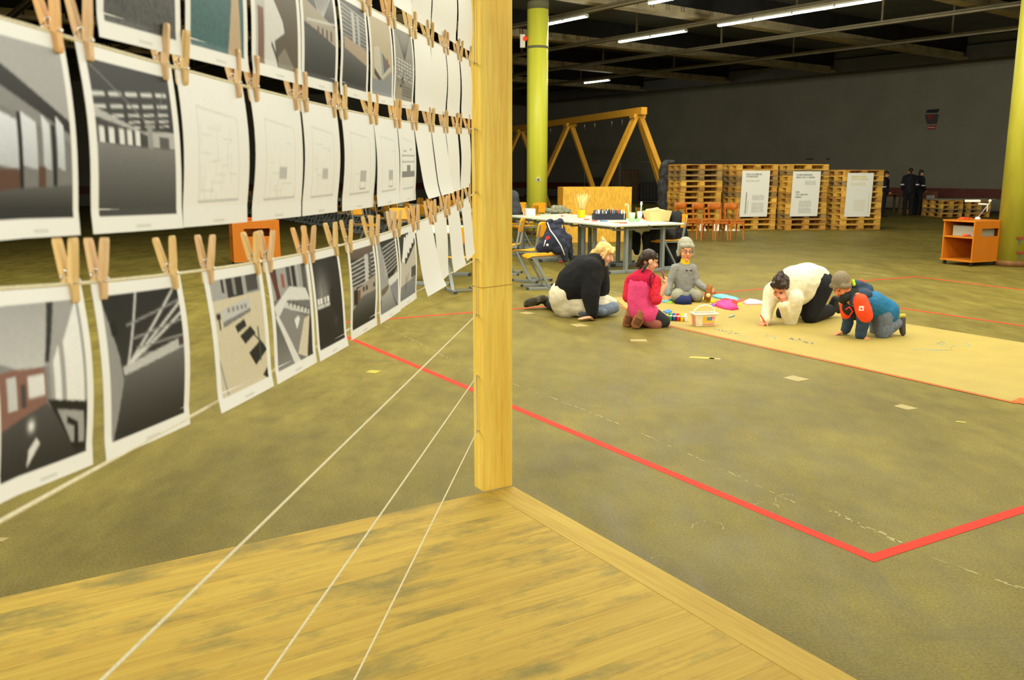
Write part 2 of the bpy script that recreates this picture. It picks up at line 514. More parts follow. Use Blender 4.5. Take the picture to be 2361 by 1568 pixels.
ho = thing('wall_horn', 'white horn unit with red lamp strapped to the green column', 'alarm', q)
mb = MB(); mb.box(q, (.12, .1, .3)); mb.build('housing', mat('plastic_white'), ho)
mb = MB(); mb.ball(q + Vector((.06, -.08, .05)), .055); mb.build('lens', mat('red_lens', S(230, 60, 30), .3, emit=S(255, 60, 30), estr=.4), ho)
CB = G(2333, 612); CB.z = 0
cb = column(CB, .262, m_colB, 'round_column', 'near round column painted bright yellow, beside the shelf trolley')
for y in (549, 583):
    q = P(2352, y, CB.y - .27)
    mb = MB(); mb.box(q, (.10, .03, .035)); mb.box(q + Vector((.0, .0, -.06)), (.02, .02, .1), mi=1)
    mb.build('wall_hook', [mat('hook_rust', S(130, 50, 30), .6), mat('plastic_grey')], cb)

# ================================================================== PLATFORM AND POST
AX = math.radians(31.8)
PU = Vector((-math.sin(AX), math.cos(AX), 0)); PV = Vector((math.cos(AX), math.sin(AX), 0))
ZP = .225
corner = G(1184, 1121, ZP)
m_deck = wood('deck_spruce', S(192, 162, 64), S(165, 130, 44), 'X', 9.0, .72, .75, (2.6, .05, S(120, 78, 30)), (6.5, .50, S(120, 110, 54), .85), .03, k=.035, kd=.45)
m_edge = wood('edge_spruce', S(189, 160, 66), S(169, 136, 48), 'X', 7.0, .72, 1.0, (2.5, .03, S(120, 76, 38)), (2.2, .6, S(150, 136, 92), .5), .04)
plat = thing('timber_platform', 'low platform of pale weathered spruce boards under the corner post', 'platform', corner + Vector((0, 0, -ZP)), math.atan2(PV.y, PV.x))
MW = Matrix.Translation(corner + Vector((0, 0, -ZP))) @ Matrix.Rotation(math.atan2(PV.y, PV.x), 4, 'Z')
LX, LY, EW, BW = 4.6, 4.8, .125, .12
pm = MB(); pm.box((0, 0, 0), (LX - EW - .003, BW - .0003, .03))
first = None; k = 0; y = -BW / 2
while y > -LY + .1:
    if first is None:
        first = pm.build('plank', m_deck, plat, local=True, bevel=.0006, seg=1); o = first
    else:
        o = first.copy(); COL.objects.link(o)
    o.parent = plat
    o.location = (-(LX + EW) / 2 , y, ZP - .015 - (k % 3) * .0001)
    y -= BW; k += 1
pm = MB(); pm.box((0, 0, 0), (LY, EW, .03)); o = pm.build('edge_board', m_edge, plat, local=True, bevel=.002)
o.location = (-EW / 2, -LY / 2, ZP - .015); o.rotation_euler = (0, 0, PI / 2)
pm = MB(); pm.box((-LX / 2, -.02, (ZP - .031) / 2), (LX - .02, .03, ZP - .031)); pm.box((-LX / 2, -LY + .02, (ZP - .031) / 2), (LX - .02, .03, ZP - .031)); pm.build('long_joist', m_edge, plat, local=True)
pm = MB(); pm.box((-.02, -LY / 2, (ZP - .031) / 2), (.03, LY - .08, ZP - .031)); pm.box((-LX + .02, -LY / 2, (ZP - .031) / 2), (.03, LY - .08, ZP - .031)); pm.build('cross_joist', m_edge, plat, local=True)

m_post = wood('post_spruce', S(255, 226, 112), S(226, 174, 58), 'Z', 6.5, .48, .75, (5.5, .05, S(140, 84, 36)), None, 0)
PA, PB = .082, .143            # post section along PU and PV
def post(center, name, label):
    t = thing(name, label, 'post', center, math.atan2(PV.y, PV.x))
    pm = MB(); pm.box((0, 0, 1.28), (PB, PA, 2.56)); pm.build('timber', m_post, t, local=True, bevel=.004)
    return t
pc = G(1115, 1135, ZP)         # near bottom corner of the post
pcen = pc + PV * (PB / 2) + PU * (PA / 2)
post_o = post(pcen, 'timber_post', 'square planed spruce post on the platform corner with screw eyes')
# ---- line of the cords: vertical plane from the post to a second post beside the camera
TH = math.radians(7.6)
D = Vector((-math.sin(TH), -math.cos(TH), 0))      # along the cords, away from the post
NN = Vector((math.cos(TH), -math.sin(TH), 0))      # side of the sheets that faces the camera
NAIL = pc - PV * .012 + PU * .03
NAIL.z = 0
nail_y = [-3, 146, 298, 443, 597, 728, 870, 1000]
def SP(x, y):
    """pixel -> (distance from the nail along the cords, height) in the cord plane"""
    p = on_plane(x, y, Vector((NAIL.x, NAIL.y, 1)), NN)
    return (p - Vector((NAIL.x, NAIL.y, 0))).dot(D), p.z
def CP(s, z, n=0.0):
    return Vector((NAIL.x, NAIL.y, 0)) + D * s + NN * n + Vector((0, 0, z))
rows_px = {
    'A': [(1097, 146), (1028, 114), (950, 73), (860, 18)],
    'B': [(1097, 298), (1030, 293), (951, 285), (837, 258), (685, 229), (540, 195), (380, 152), (300, 128), (127, 77), (0, 38)],
    'C': [(1096, 443), (1054, 471), (963, 512), (906, 532), (820, 557), (770, 569), (620, 600), (540, 611), (402, 632), (178, 656), (0, 664)],
    'D': [(1098, 597), (800, 767), (450, 958), (0, 1192)],
    'E': [(1097, 728), (700, 1114), (236, 1568)],
    'F': [(1098, 870), (860, 1210), (612, 1568)],
    'G': [(1097, 1000), (960, 1280), (816, 1568)],
}
SMAX = 4.1
zfun = {}
for k, pts in rows_px.items():
    sz = np.array([SP(*q) for q in pts])
    deg = {'A': 1, 'B': 3, 'C': 4}.get(k, 1)
    pf = np.polyfit(sz[:, 0], sz[:, 1], deg)
    smax = sz[:, 0].max()
    sl = np.polyval(np.polyder(pf), smax); zm = np.polyval(pf, smax)
    zfun[k] = (lambda s, pf=pf, smax=smax, sl=sl, zm=zm: float(np.polyval(pf, s)) if s <= smax else zm + sl * .3 * (s - smax))
zfun['Z'] = lambda s: zfun['A'](s) + .245
m_cord = mat('cord_cotton', S(226, 216, 180), .8, noise=.25, nscale=400)
m_zinc = mat('zinc', S(190, 190, 185), .32, metal=.9)
p2 = CP(SMAX, 0); p2.z = ZP
post2 = post(p2 - Vector((0, 0, 0)) - NN * .125, 'timber_post', 'second spruce post on the platform, holding the other cord ends')
pairs = [('Z', 'A', 'uppermost loop of pale cord, carrying prints high on the corner post'), ('B', 'C', 'pale cord loop carrying the two lower rows of prints'),
         ('D', 'E', 'bare pale cord loop just under the lowest prints'), ('F', 'G', 'lowest bare cord loop near the foot of the post')]
for a, b, lab in pairs:
    def run(k):
        return [CP(s, zfun[k](s)) for s in np.linspace(0, SMAX, 60)]
    pts = list(reversed(run(a))) + run(b)
    mb = MB(); mb.tube(pts, .0025, 6)
    tag(mb.build('clothesline', m_cord), lab, 'cord', 'cords strung from the corner post')
for k in 'ZABCDEFG':
    z = zfun[k](0)
    mb = MB(); c = CP(0, z)
    ring = [c + D * (.006 * math.cos(a)) + Vector((0, 0, .006 * math.sin(a))) for a in np.linspace(0, 2 * PI, 12, endpoint=False)]
    mb.tube(ring, .0016, 5, closed=True)
    mb.cyl(c + PV * .004, c + PV * .03, .0017, n=6)
    mb.build('screw_eye', m_zinc, post_o)
# thin brown twine wound round the post and led off over the floor
q0 = P(1090, 667, pcen.y - .05)
zt = 1.03
hw = [(-PB / 2, -PA / 2), (PB / 2, -PA / 2), (PB / 2, PA / 2), (-PB / 2, PA / 2)]
zt = (on_plane(1115, 664, pc, Vector((0, 1, 0)))).z
loop = [pcen + PV * (x * 1.02) + PU * (y * 1.03) + Vector((0, 0, zt - ZP + dz - .0)) for (x, y), dz in zip(hw, (0, .006, .004, 0))]
for q in loop: q.z = q.z
mb = MB(); mb.tube(loop, .0012, 5, closed=True)
far = G(880, 742, .35)
mb.tube([loop[0], loop[0].lerp(far, .5) + Vector((0, 0, -.01)), far, G(700, 800, .25)], .0012, 5)
tag(mb.build('twine', mat('twine_brown', S(170, 130, 60), .9)), 'thin brown twine wound round the corner post and led away low', 'twine')

# ================================================================== PRINTS ON THE LINES
class Canvas:
    def __init__(s, n):
        s.n = n
        g = (np.arange(n) + .5) / n
        s.u, s.v = np.meshgrid(g, g)
        s.c = np.ones((n, n, 3)) * .93
    def poly(s, pts, col, mask=False):
        ins = np.zeros(s.u.shape, bool); k = len(pts)
        for i in range(k):
            (x1, y1), (x2, y2) = pts[i], pts[(i + 1) % k]
            if y1 == y2: continue
            cond = ((y1 > s.v) != (y2 > s.v)) & (s.u < (x2 - x1) * (s.v - y1) / (y2 - y1) + x1)
            ins ^= cond
        if mask: return ins
        s.c[ins] = np.array(col); return s
    def rect(s, a, b, c, d, col): return s.poly([(a, b), (c, b), (c, d), (a, d)], col)
    def line(s, a, b, w, col):
        ax, ay = a; bx, by = b; dx, dy = bx - ax, by - ay; l2 = dx * dx + dy * dy + 1e-9
        t = np.clip(((s.u - ax) * dx + (s.v - ay) * dy) / l2, 0, 1)
        d = np.hypot(s.u - ax - t * dx, s.v - ay - t * dy)
        k = np.clip(1.3 - d / w, 0, 1)[..., None]
        s.c = s.c * (1 - k) + np.array(col) * k; return s
    def grad(s, pts, c0, c1, ax='v'):
        m = s.poly(pts, None, True)
        if not m.any(): return s
        w = s.v if ax == 'v' else s.u
        lo, hi = w[m].min(), w[m].max()
        t = ((w - lo) / max(hi - lo, 1e-6))[..., None]
        g = np.array(c0) * (1 - t) + np.array(c1) * t
        s.c[m] = g[m]; return s
    def noise(s, a):
        r = rng.normal(0, 1, (s.n, s.n)); r2 = np.kron(rng.normal(0, 1, (s.n // 4 + 1, s.n // 4 + 1)), np.ones((4, 4)))[:s.n, :s.n]
        s.c *= (1 + a * (r * .6 + r2 * .7))[..., None]; return s
    def glow(s, x, y, r, col, k=1.0):
        d = np.exp(-((s.u - x) ** 2 + (s.v - y) ** 2) / r ** 2)[..., None] * k
        s.c = s.c * (1 - d) + np.array(col) * d; return s
W3 = (.93, .93, .92)
def gr(x): return (x, x, x)
def full(c, col): return c.rect(0, 0, 1, 1, col)
def p_b1(c):
    full(c, gr(.45)); c.poly([(0, 0), (1, 0), (1, .45), (0, .12)], gr(.62)); c.poly([(0, .1), (1, .42), (1, .5), (0, .24)], gr(.12))
    c.poly([(0, .24), (1, .5), (1, .55), (0, .36)], gr(.5))
    for a, b in ((.02, .27), (.33, .52), (.6, .7), (.8, .9)): c.grad([(a, .40), (b, .45), (b, .72), (a, .70)], (.86, .88, .92), (.7, .72, .75))
    c.rect(0, .72, .3, .84, (.34, .24, .20)); c.rect(.52, .70, .62, .82, (.34, .24, .20)); c.rect(.28, .4, .33, .86, gr(.08)); c.rect(.72, .45, .78, .82, gr(.1))
    c.grad([(0, .84), (1, .80), (1, 1), (0, 1)], gr(.36), gr(.12))
def p_b2(c):
    full(c, gr(.36)); c.grad([(0, 0), (1, 0), (1, .46), (0, .46)], gr(.10), gr(.16))
    for k, (y, w) in enumerate(((.17, .016), (.25, .013), (.31, .010), (.355, .008), (.39, .006))):
        for a in np.arange(0, 1, .2): c.line((a, y + .05 - a * .09), (a + .13, y + .05 - (a + .13) * .09), w, gr(.9))
    c.line((0, .02), (.6, .34), .008, gr(.4)); c.line((.9, .12), (.75, .34), .008, gr(.35))
    c.poly([(0, .3), (.55, .42), (1, .40), (1, .52), (0, .52)], gr(.68))
    c.poly([(0, .36), (.62, .44), (.62, .53), (0, .53)], gr(.2))
    for a in (.03, .14, .26, .36, .46): c.rect(a, .42, a + .06, .52, gr(.88))
    c.rect(.62, .36, .69, .53, gr(.55)); c.rect(.78, .44, .92, .53, gr(.3)); c.grad([(0, .52), (1, .53), (1, 1), (0, 1)], gr(.46), gr(.22))
def plan(block, dense):
    def f(c):
        full(c, W3); g = gr(.80)
        r = random.Random(block * 10 + dense)
        c.line((.2, .2), (.82, .24), .006, g); c.line((.2, .2), (.2, .85), .006, g); c.line((.82, .24), (.84, .84), .006, g); c.line((.2, .85), (.84, .84), .008, gr(.66))
        for k in range(dense):
            x, y = r.uniform(.22, .7), r.uniform(.3, .8)
            if r.random() < .5: c.line((x, y), (x + r.uniform(.08, .2), y), .005, gr(.82))
            else: c.line((x, y), (x, min(.83, y + r.uniform(.08, .25))), .005, gr(.82))
        if block == 1: c.rect(.48, .58, .64, .68, gr(.72))
        if block == 2: c.rect(.5, .6, .68, .72, gr(.7)); c.line((.5, .8), (.68, .8), .006, gr(.4)); c.line((.5, .6), (.5, .8), .006, gr(.6)); c.line((.68, .6), (.68, .8), .006, gr(.6))
        if block == 3: c.rect(.1, .62, .9, .70, gr(.5)); c.rect(.4, .54, .62, .64, gr(.5)); c.line((.1, .42), (.9, .42), .007, gr(.45)); c.line((.1, .5), (.9, .5), .007, gr(.5)); c.line((.2, .36), (.4, .36), .007, gr(.5)); c.line((.6, .34), (.75, .34), .007, gr(.5)); c.line((.1, .4), (.1, .62), .007, gr(.6)); c.line((.88, .4), (.88, .62), .007, gr(.6))
    return f
def p_c1(c):
    full(c, gr(.5)); c.grad([(0, 0), (.85, 0), (.6, .36), (.3, .40), (0, .3)], gr(.62), gr(.74)); c.poly([(.62, 0), (.72, 0), (.56, .36), (.5, .36)], gr(.16))
    c.poly([(.7, 0), (1, 0), (1, .7), (.55, .62), (.55, .36)], gr(.6))
    for a, b in ((.60, .68), (.74, .96)): c.poly([(a, .36 - (a - .6) * .8), (b, .33 - (b - .6) * .9), (b, .66), (a, .62)], gr(.9))
    c.poly([(0, .36), (.5, .38), (.5, .62), (0, .72)], (.50, .36, .32)); c.rect(.08, .40, .18, .6, gr(.75)); c.rect(.3, .42, .48, .55, gr(.85)); c.rect(.22, .46, .27, .6, gr(.25))
    c.grad([(0, .70), (.5, .60), (.9, .9), (1, 1), (0, 1)], gr(.30), gr(.16)); c.poly([(.5, .58), (1, .66), (1, .98), (.86, .98)], gr(.12)); c.poly([(.62, .66), (.95, .72), (.97, .93), (.8, .9)], gr(.6))
    c.poly([(.74, .72), (.88, .78), (.9, .95), (.84, .95), (.83, .8), (.74, .77)], gr(.1))
    c.glow(.32, .72, .04, gr(.95)); c.poly([(.3, .86), (.38, .80), (.42, .84), (.28, .97)], gr(.85))
def p_c2(c):
    full(c, gr(.1)); c.grad([(0, 0), (1, 0), (1, .46), (.2, .55), (0, .55)], gr(.08), gr(.2))
    for a, b in ((.42, 0), (.95, .0), (1.0, .12), (1.0, .2)): c.line((a, b), (.22, .5), .014, gr(.85))
    for k, t in enumerate((.2, .3, .37, .42, .45)): c.line((.25 + .05 * k, t + .02), (1, t - .1 + k * .05), .010, gr(.55))
    c.poly([(0, .05), (.12, .4), (.17, .62), (.02, 1), (0, 1)], gr(.55)); c.poly([(.05, .2), (.13, .16), (.13, .28), (.06, .28)], gr(.03))
    c.grad([(.16, .5), (1, .38), (1, .46), (.17, .56)], gr(.7), gr(.75)); c.grad([(.17, .56), (1, .46), (1, 1), (.03, 1)], gr(.40), gr(.14)); c.rect(.92, .38, 1, .45, (.25, .2, .2))
def p_c3(c):
    full(c, (.80, .76, .66)); c.rect(0, 0, 1, .17, gr(.62)); c.rect(.3, 0, .62, .17, gr(.12)); c.rect(.7, 0, .95, .15, gr(.25)); c.rect(.2, 0, .25, .12, gr(.1)); c.rect(.42, 0, .48, .15, gr(.5))
    c.poly([(.12, .26), (.7, .2), (.72, .3), (.14, .38)], gr(.74)); c.poly([(.14, .36), (.72, .3), (.72, .33), (.14, .41)], gr(.45))
    for a in (.25, .34, .43, .52, .6): c.rect(a, .25, a + .05, .29, gr(.5))
    c.poly([(.36, .42), (.56, .38), (.6, .45), (.4, .49)], gr(.12)); c.poly([(.44, .52), (.68, .46), (.78, .54), (.54, .61)], gr(.10)); c.poly([(.6, .70), (.88, .62), (1, .72), (1, .74), (.74, .84)], gr(.09)); c.poly([(.88, .96), (1, .9), (1, 1), (.96, 1)], gr(.1))
    c.rect(.03, .28, .11, .33, gr(.08)); c.rect(.06, .3, .09, .42, gr(.1)); c.line((.84, .5), (.86, .8), .016, (.2, .3, .3)); c.line((.74, .55), (.95, .68), .010, gr(.15)); c.line((0, .68), (.12, .98), .016, gr(.55))
def p_c4(c):
    full(c, gr(.42)); c.rect(0, 0, 1, .3, gr(.6))
    for a, b, g in ((.08, .16, .15), (.42, .52, .25), (.56, .66, .1), (.7, .74, .7), (.84, .96, .3)): c.rect(a, 0, b, .3, gr(g))
    c.poly([(0, 0), (.1, 0), (.2, .3), (.1, .3)], (.35, .15, .12)); c.rect(.26, .06, .34, .2, (.6, .3, .28))
    c.poly([(0, .36), (.45, .2), (.9, .26), (1, .4), (.35, .33), (.05, .5)], gr(.85)); c.poly([(.3, .34), (.95, .5), (.95, .55), (.25, .4)], gr(.8)); c.poly([(.1, .46), (.3, .40), (.9, .58), (.55, .95)], gr(.5))
    for k in range(6): c.line((.42 + k * .1, .34 + k * .028), (.38 + k * .1, .38 + k * .028), .012, gr(.15))
    c.poly([(0, .45), (.08, .45), (.62, 1), (.45, 1)], gr(.86)); c.poly([(.78, .58), (.95, .56), (.82, 1), (.56, .92)], (.82, .78, .7)); c.poly([(.95, .55), (1, .6), (1, 1), (.84, 1)], gr(.16)); c.poly([(.5, .55), (.62, .52), (.66, .56), (.56, .66)], gr(.9)); c.grad([(0, .5), (.45, 1), (0, 1)], gr(.32), gr(.5))
def p_c5(c):
    full(c, gr(.06)); c.glow(.25, .42, .3, gr(.55), .9); c.poly([(.55, .36), (1, .28), (1, 1), (.5, .7)], gr(.05)); c.grad([(0, .55), (.55, .55), (1, .9), (1, 1), (0, 1)], gr(.12), gr(.05))
    for a in (.04, .14, .28, .4): c.rect(a, .43, a + .08, .5, gr(.9))
    c.rect(.02, .51, .5, .54, gr(.8)); c.line((.3, .28), (.3, .6), .01, gr(.1)); c.glow(.7, .75, .08, gr(.25), .6)
def p_c6(c):
    full(c, gr(.08)); c.grad([(0, 0), (1, 0), (1, .14), (0, .12)], (.4, .34, .3), (.3, .26, .22))
    for k in range(9): c.line((0, .17 + k * .05), (1, .10 + k * .055), .012, gr(.8))
    c.poly([(.58, .1), (.75, .1), (.66, .5), (.52, .5)], gr(.75)); c.rect(.74, .08, .84, .86, gr(.35)); c.poly([(0, .44), (.2, .5), (1, .40), (1, .66), (.3, .66), (0, .8)], (.62, .58, .54)); c.rect(.05, .5, .2, .7, gr(.08)); c.rect(.2, .52, .32, .7, (.4, .3, .26))
    for a in (.42, .55, .88): c.rect(a, .5, a + .08, .56, gr(.2))
    c.grad([(0, .75), (.4, .62), (1, .6), (1, 1), (0, 1)], gr(.4), gr(.05))
def p_c7(c):
    full(c, gr(.08)); c.poly([(0, 0), (.15, 0), (.45, .55), (.45, .75), (.0, .8)], gr(.6))
    for k in range(8): c.line((.25, .1 + k * .055), (1, .04 + k * .05), .012, gr(.72))
    c.poly([(.5, .62), (1, .42), (1, .7), (.7, .7)], gr(.5)); c.poly([(.45, .55), (1, .5), (1, .6), (.4, .74)], gr(.85)); c.poly([(.05, .66), (.5, .62), (.4, .72), (.05, .75)], (.4, .36, .3)); c.grad([(.5, .66), (.9, 1), (0, 1), (.05, .8)], gr(.7), gr(.45)); c.poly([(.5, .66), (1, .62), (1, 1), (.95, 1)], (.5, .51, .56))
def p_c8(c):
    full(c, (.74, .72, .68)); c.poly([(0, 0), (1, 0), (1, .2), (.3, .45), (0, .4)], gr(.1))
    for k in range(6): c.poly([(.05 + k * .16, .40 - k * .06), (.25 + k * .16, .44 - k * .06), (.42 + k * .16, .06 - k * .03), (.32 + k * .16, .05 - k * .03)], gr(.9))
    c.line((.3, .46), (1, .2), .01, gr(.2)); c.rect(.68, .55, 1, .72, gr(.25)); c.grad([(0, .78), (1, .72), (1, 1), (0, 1)], (.50, .51, .52), (.42, .44, .47)); c.line((.35, .66), (.3, .86), .018, gr(.2)); c.line((.48, .62), (.4, .82), .016, gr(.4)); c.line((.85, .62), (.82, .78), .02, gr(.3))
def p_a1(c): full(c, gr(.26)); c.noise(.22)
def p_a2(c):
    full(c, (.20, .36, .38)); c.noise(.1); c.poly([(.78, .4), (.90, .5), (.95, 1), (.68, 1), (.72, .75)], (.72, .62, .50)); c.glow(.12, .42, .04, gr(.85), .9); c.rect(.08, .46, .16, .5, gr(.1))
def p_a3(c):
    full(c, (.30, .25, .17)); c.rect(0, 0, .32, 1, gr(.72)); c.rect(.05, .5, .18, 1, (.45, .31, .27)); c.poly([(.22, .2), (.62, .56), (.66, .66), (.42, .76), (.48, 1), (.2, 1)], gr(.82)); c.line((.36, .8), (.5, .95), .02, gr(.15)); c.poly([(.5, .9), (.66, .8), (.95, 1), (.5, 1)], (.48, .45, .40))
def p_a4(c):
    full(c, gr(.2)); c.grad([(0, 0), (1, 0), (1, .4), (0, .4)], gr(.4), gr(.2))
    for k in range(8): c.line((.3 + k * .1, .0), (.5, .42), .014, gr(.72))
    c.poly([(0, .2), (.5, .3), (1, .4), (1, .6), (.4, .5), (0, .45)], (.62, .58, .52)); c.line((.1, .42), (1, .36), .014, gr(.8))
    for k in range(4): c.rect(.4 + k * .14, .45, .46 + k * .14, .56, (.3, .22, .2))
    c.grad([(0, .5), (1, .62), (1, 1), (0, 1)], gr(.24), gr(.10))
def p_a5(c):
    full(c, gr(.2))
    for k in range(10): c.line((0, .05 + k * .05), (1, .12 + k * .045), .012, gr(.7 - k * .02))
    c.rect(.4, .1, .52, .5, gr(.7)); c.rect(.62, .12, .72, .5, gr(.65)); c.poly([(.05, .42), (1, .5), (1, .68), (.05, .56)], (.64, .56, .48)); c.grad([(0, .55), (1, .68), (1, 1), (0, 1)], gr(.34), gr(.10))
def p_a6(c):
    full(c, (.68, .62, .50)); c.poly([(.1, .4), (.36, .36), (.5, .5), (.95, .62), (.5, .78), (.1, .66)], (.74, .72, .66)); c.poly([(.4, .4), (.9, .58), (.5, .74)], gr(.35)); c.line((.45, .42), (.55, .72), .016, gr(.85)); c.rect(.72, .5, .8, .62, (.55, .2, .16)); c.poly([(.1, .66), (.5, .80), (.3, .8), (.1, .74)], gr(.15)); c.grad([(0, .8), (.5, .8), (1, .64), (1, 1), (0, 1)], (.5, .51, .52), (.5, .52, .55))
def p_a7(c):
    full(c, (.52, .50, .46))
    for k in range(9): c.line((.05 + k * .11, .0), (.5, .42), .012, gr(.15))
    for k in range(6): c.line((.05, .42 + k * .05), (.95, .47 + k * .05), .010, gr(.82))
    for k in range(6): c.line((.1 + k * .16, .42), (.1 + k * .16, .7), .012, gr(.3))
    for k in range(14):
        x, y = random.uniform(.05, .8), random.uniform(.55, .78); c.rect(x, y, x + .1, y + .04, gr(random.uniform(.08, .6)))
    for k in range(4): c.line((.4, .80 + k * .04), (.95, .82 + k * .04), .010, gr(.3))
    c.rect(.05, .82, .38, 1, (.6, .55, .46))
def colour_mat():
    m = bpy.data.materials.new('printed_paper'); m.use_nodes = True
    nt = m.node_tree; a = nt.nodes.new('ShaderNodeVertexColor'); a.layer_name = 'Col'
    bs = nt.nodes['Principled BSDF']; nt.links.new(a.outputs[0], bs.inputs['Base Color'])
    bs.inputs['Roughness'].default_value = .55; bs.inputs['Specular IOR Level'].default_value = .3
    return m
m_print = colour_mat()
def sheet_mesh(name, P3, n, canvas, parent=None):
    """P3(u, v) -> point, normal; printed front, white back a hair behind it."""
    gx = np.linspace(0, 1, n + 1); vs = []; cs = []
    for j in range(n + 1):
        for i in range(n + 1):
            p, nn = P3(gx[i], gx[j]); vs.append(p)
    if canvas is not None:
        N = canvas.n
        for j in range(n + 1):
            for i in range(n + 1):
                cs.append(canvas.c[min(N - 1, int(gx[j] * N)), min(N - 1, int(gx[i] * N))])
    else:
        cs = [(.84, .835, .80)] * len(vs)
    fs = [(j * (n + 1) + i, (j + 1) * (n + 1) + i, (j + 1) * (n + 1) + i + 1, j * (n + 1) + i + 1) for j in range(n) for i in range(n)]
    k = 10; b = len(vs); gk = np.linspace(0, 1, k + 1)
    for j in range(k + 1):
        for i in range(k + 1):
            p, nn = P3(gk[i], gk[j]); vs.append(p - nn * .0005); cs.append((.84, .835, .80))
    fs += [(b + j * (k + 1) + i, b + j * (k + 1) + i + 1, b + (j + 1) * (k + 1) + i + 1, b + (j + 1) * (k + 1) + i) for j in range(k) for i in range(k)]
    a = np.array([q[:] for q in vs]); lo, hi = a.min(0), a.max(0)
    org = Vector(((lo[0] + hi[0]) / 2, (lo[1] + hi[1]) / 2, lo[2]))
    me = bpy.data.meshes.new(name)
    me.from_pydata([(q - org)[:] for q in vs], [], fs)
    ca_ = me.color_attributes.new('Col', 'FLOAT_COLOR', 'POINT')
    ca_.data.foreach_set('color', np.array([(*c, 1.0) for c in cs], dtype=np.float32).ravel())
    me.polygons.foreach_set('use_smooth', [True] * len(fs))
    me.materials.append(m_print); me.update()
    o = bpy.data.objects.new(name, me); o.location = org; COL.objects.link(o)
    return o
SHEET = .212
BLUE_LINE = 'B'
PINS = []
def hang(row, x0, x1, fn, label, curl, bulge=.006, margin=.075, n=92, pin=True, short='print', captioned=True, xs=None):
    """A square sheet clipped to a cord; x0/x1 are its upper corners in the picture."""
    def s_at(x):
        lo = None
        y = 300
        for _ in range(12):
            s, z = SP(x, y); y_z = zfun[row](s)
            p = CP(s, y_z); d = p - EYE
            fw = d.y * _cp - d.z * _sp; up_ = d.y * _sp + d.z * _cp
            y = CY - F * up_ / fw
        return s
    sa, sb = s_at(x0), s_at(x1)          # sa is nearer the camera (larger s)
    wid = sa - sb
    ph = random.uniform(-1, 1)
    def P3(u, v):
        s = sa + (sb - sa) * u
        z = zfun[row](s) - .002 - v * SHEET * (1 - .10 * abs(curl) * v / .1 * .3)
        off = .002 + bulge * math.sin(PI * min(1, v * 1.15)) * (1 + .5 * ph * (u - .5)) + curl * v ** 2.2 * (1 + .35 * ph * (u - .5))
        return CP(s, z, off), NN
    cv = None
    if fn:
        K = 3
        cv = Canvas(K * (n + 1))
        inner = Canvas(K * (n + 1)); fn(inner); inner.noise(.02)
        mg = margin
        uu = np.clip((cv.u - mg) / (1 - 2 * mg), 0, .9999); vv = np.clip((cv.v - mg) / (1 - 2.3 * mg), 0, .9999)
        m = (cv.u > mg) & (cv.u < 1 - mg) & (cv.v > mg) & (cv.v < 1 - 1.3 * mg)
        N = inner.n
        samp = inner.c[(vv * N).astype(int), (uu * N).astype(int)]
        cv.c[:] = (.84, .84, .82)
        cv.c[m] = np.clip(np.clip(samp[m], 0, 1) ** 2.1, .004, .84)
        if captioned: cv.line((.44, .966), (.60, .966), .005, gr(.4))
        sm = Canvas(n + 1); sm.c = cv.c.reshape(n + 1, K, n + 1, K, 3).mean((1, 3)); cv = sm
    o = sheet_mesh('hanging_print' if fn else 'hanging_sheet', P3, n if fn else 12, cv)
    tag(o, label, 'print' if fn else 'paper sheet', 'sheets clipped to the cords')
    for k, (s, side) in enumerate(((sa - wid * .10, 'left'), (sb + wid * .10, 'right'))):
        PINS.append((row, s, short, side))
    return o
W_ = 'hanging from the'
TOPR, MIDR, LOWR = 'upper cord', 'middle cord', 'lower cord'
hang('B', -78, 140, p_b1, 'print of tall hall windows under a sloping beam, at the middle cord', .0, short='tall windows print')
hang('B', 168, 391, p_b2, 'print of the empty hall with rows of ceiling lights, middle cord', .002, short='empty hall print')
hang('B', 401, 556, plan(0, 26), 'large faint floor plan drawing with dense rooms, middle cord', -.004, margin=.02, short='dense floor plan')
hang('B', 571, 686, plan(1, 14), 'faint floor plan with small grey block, beside the dense plan', -.006, margin=.02, short='first grey-block plan')
hang('B', 690, 773, plan(1, 10), 'second faint floor plan with small grey block on the middle cord', -.006, margin=.02, short='second grey-block plan')
hang('B', 783, 857, plan(2, 4), 'nearly white plan sheet with small grey tower outline', -.004, margin=.02, short='grey tower plan')
hang('B', 857, 912, plan(2, 2), 'nearly white plan sheet overlapped by the section drawing', .006, margin=.02, short='overlapped plan')
hang('B', 913, 951, plan(3, 0), 'section drawing with dark grey stepped silhouette, middle cord', .004, margin=.02, short='section drawing')
for k, (a, b, c) in enumerate(((952, 991, .034), (992, 1024, .030), (1025, 1053, .012), (1057, 1081, .004))):
    hang('B', a, b, None, 'blank sheet on the middle cord, %s from the corner post' % ordn[3 - k], c, short='middle blank sheet, %s from the post' % ordn[3 - k])
hang('C', -64, 183, p_c1, 'print of a corridor with bright windows and brick wall, lower cord', -.006, short='corridor print')
hang('C', 205, 411, p_c2, 'print of dark hall with ceiling lights converging, lower cord', .0, short='converging lights print')
hang('C', 463, 598, p_c3, 'print of cream floor with row of black mats, lower cord', .014, short='black mats print')
hang('C', 606, 706, p_c4, 'print of pale conveyor troughs in a workshop, lower cord', .012, short='conveyor print')
hang('C', 708, 776, p_c5, 'very dark print with a glowing window strip, lower cord', .016, short='dark room print')
hang('C', 797, 858, p_c6, 'print of striped hall ceiling over black floor, lower cord', .004, short='striped ceiling print')
hang('C', 861, 909, p_c7, 'print of slatted roof above a pale ramp, lower cord', .010, short='ramp print')
hang('C', 912, 953, p_c8, 'print of white roof lights with small standing figures, lower cord', .004, short='roof lights print')
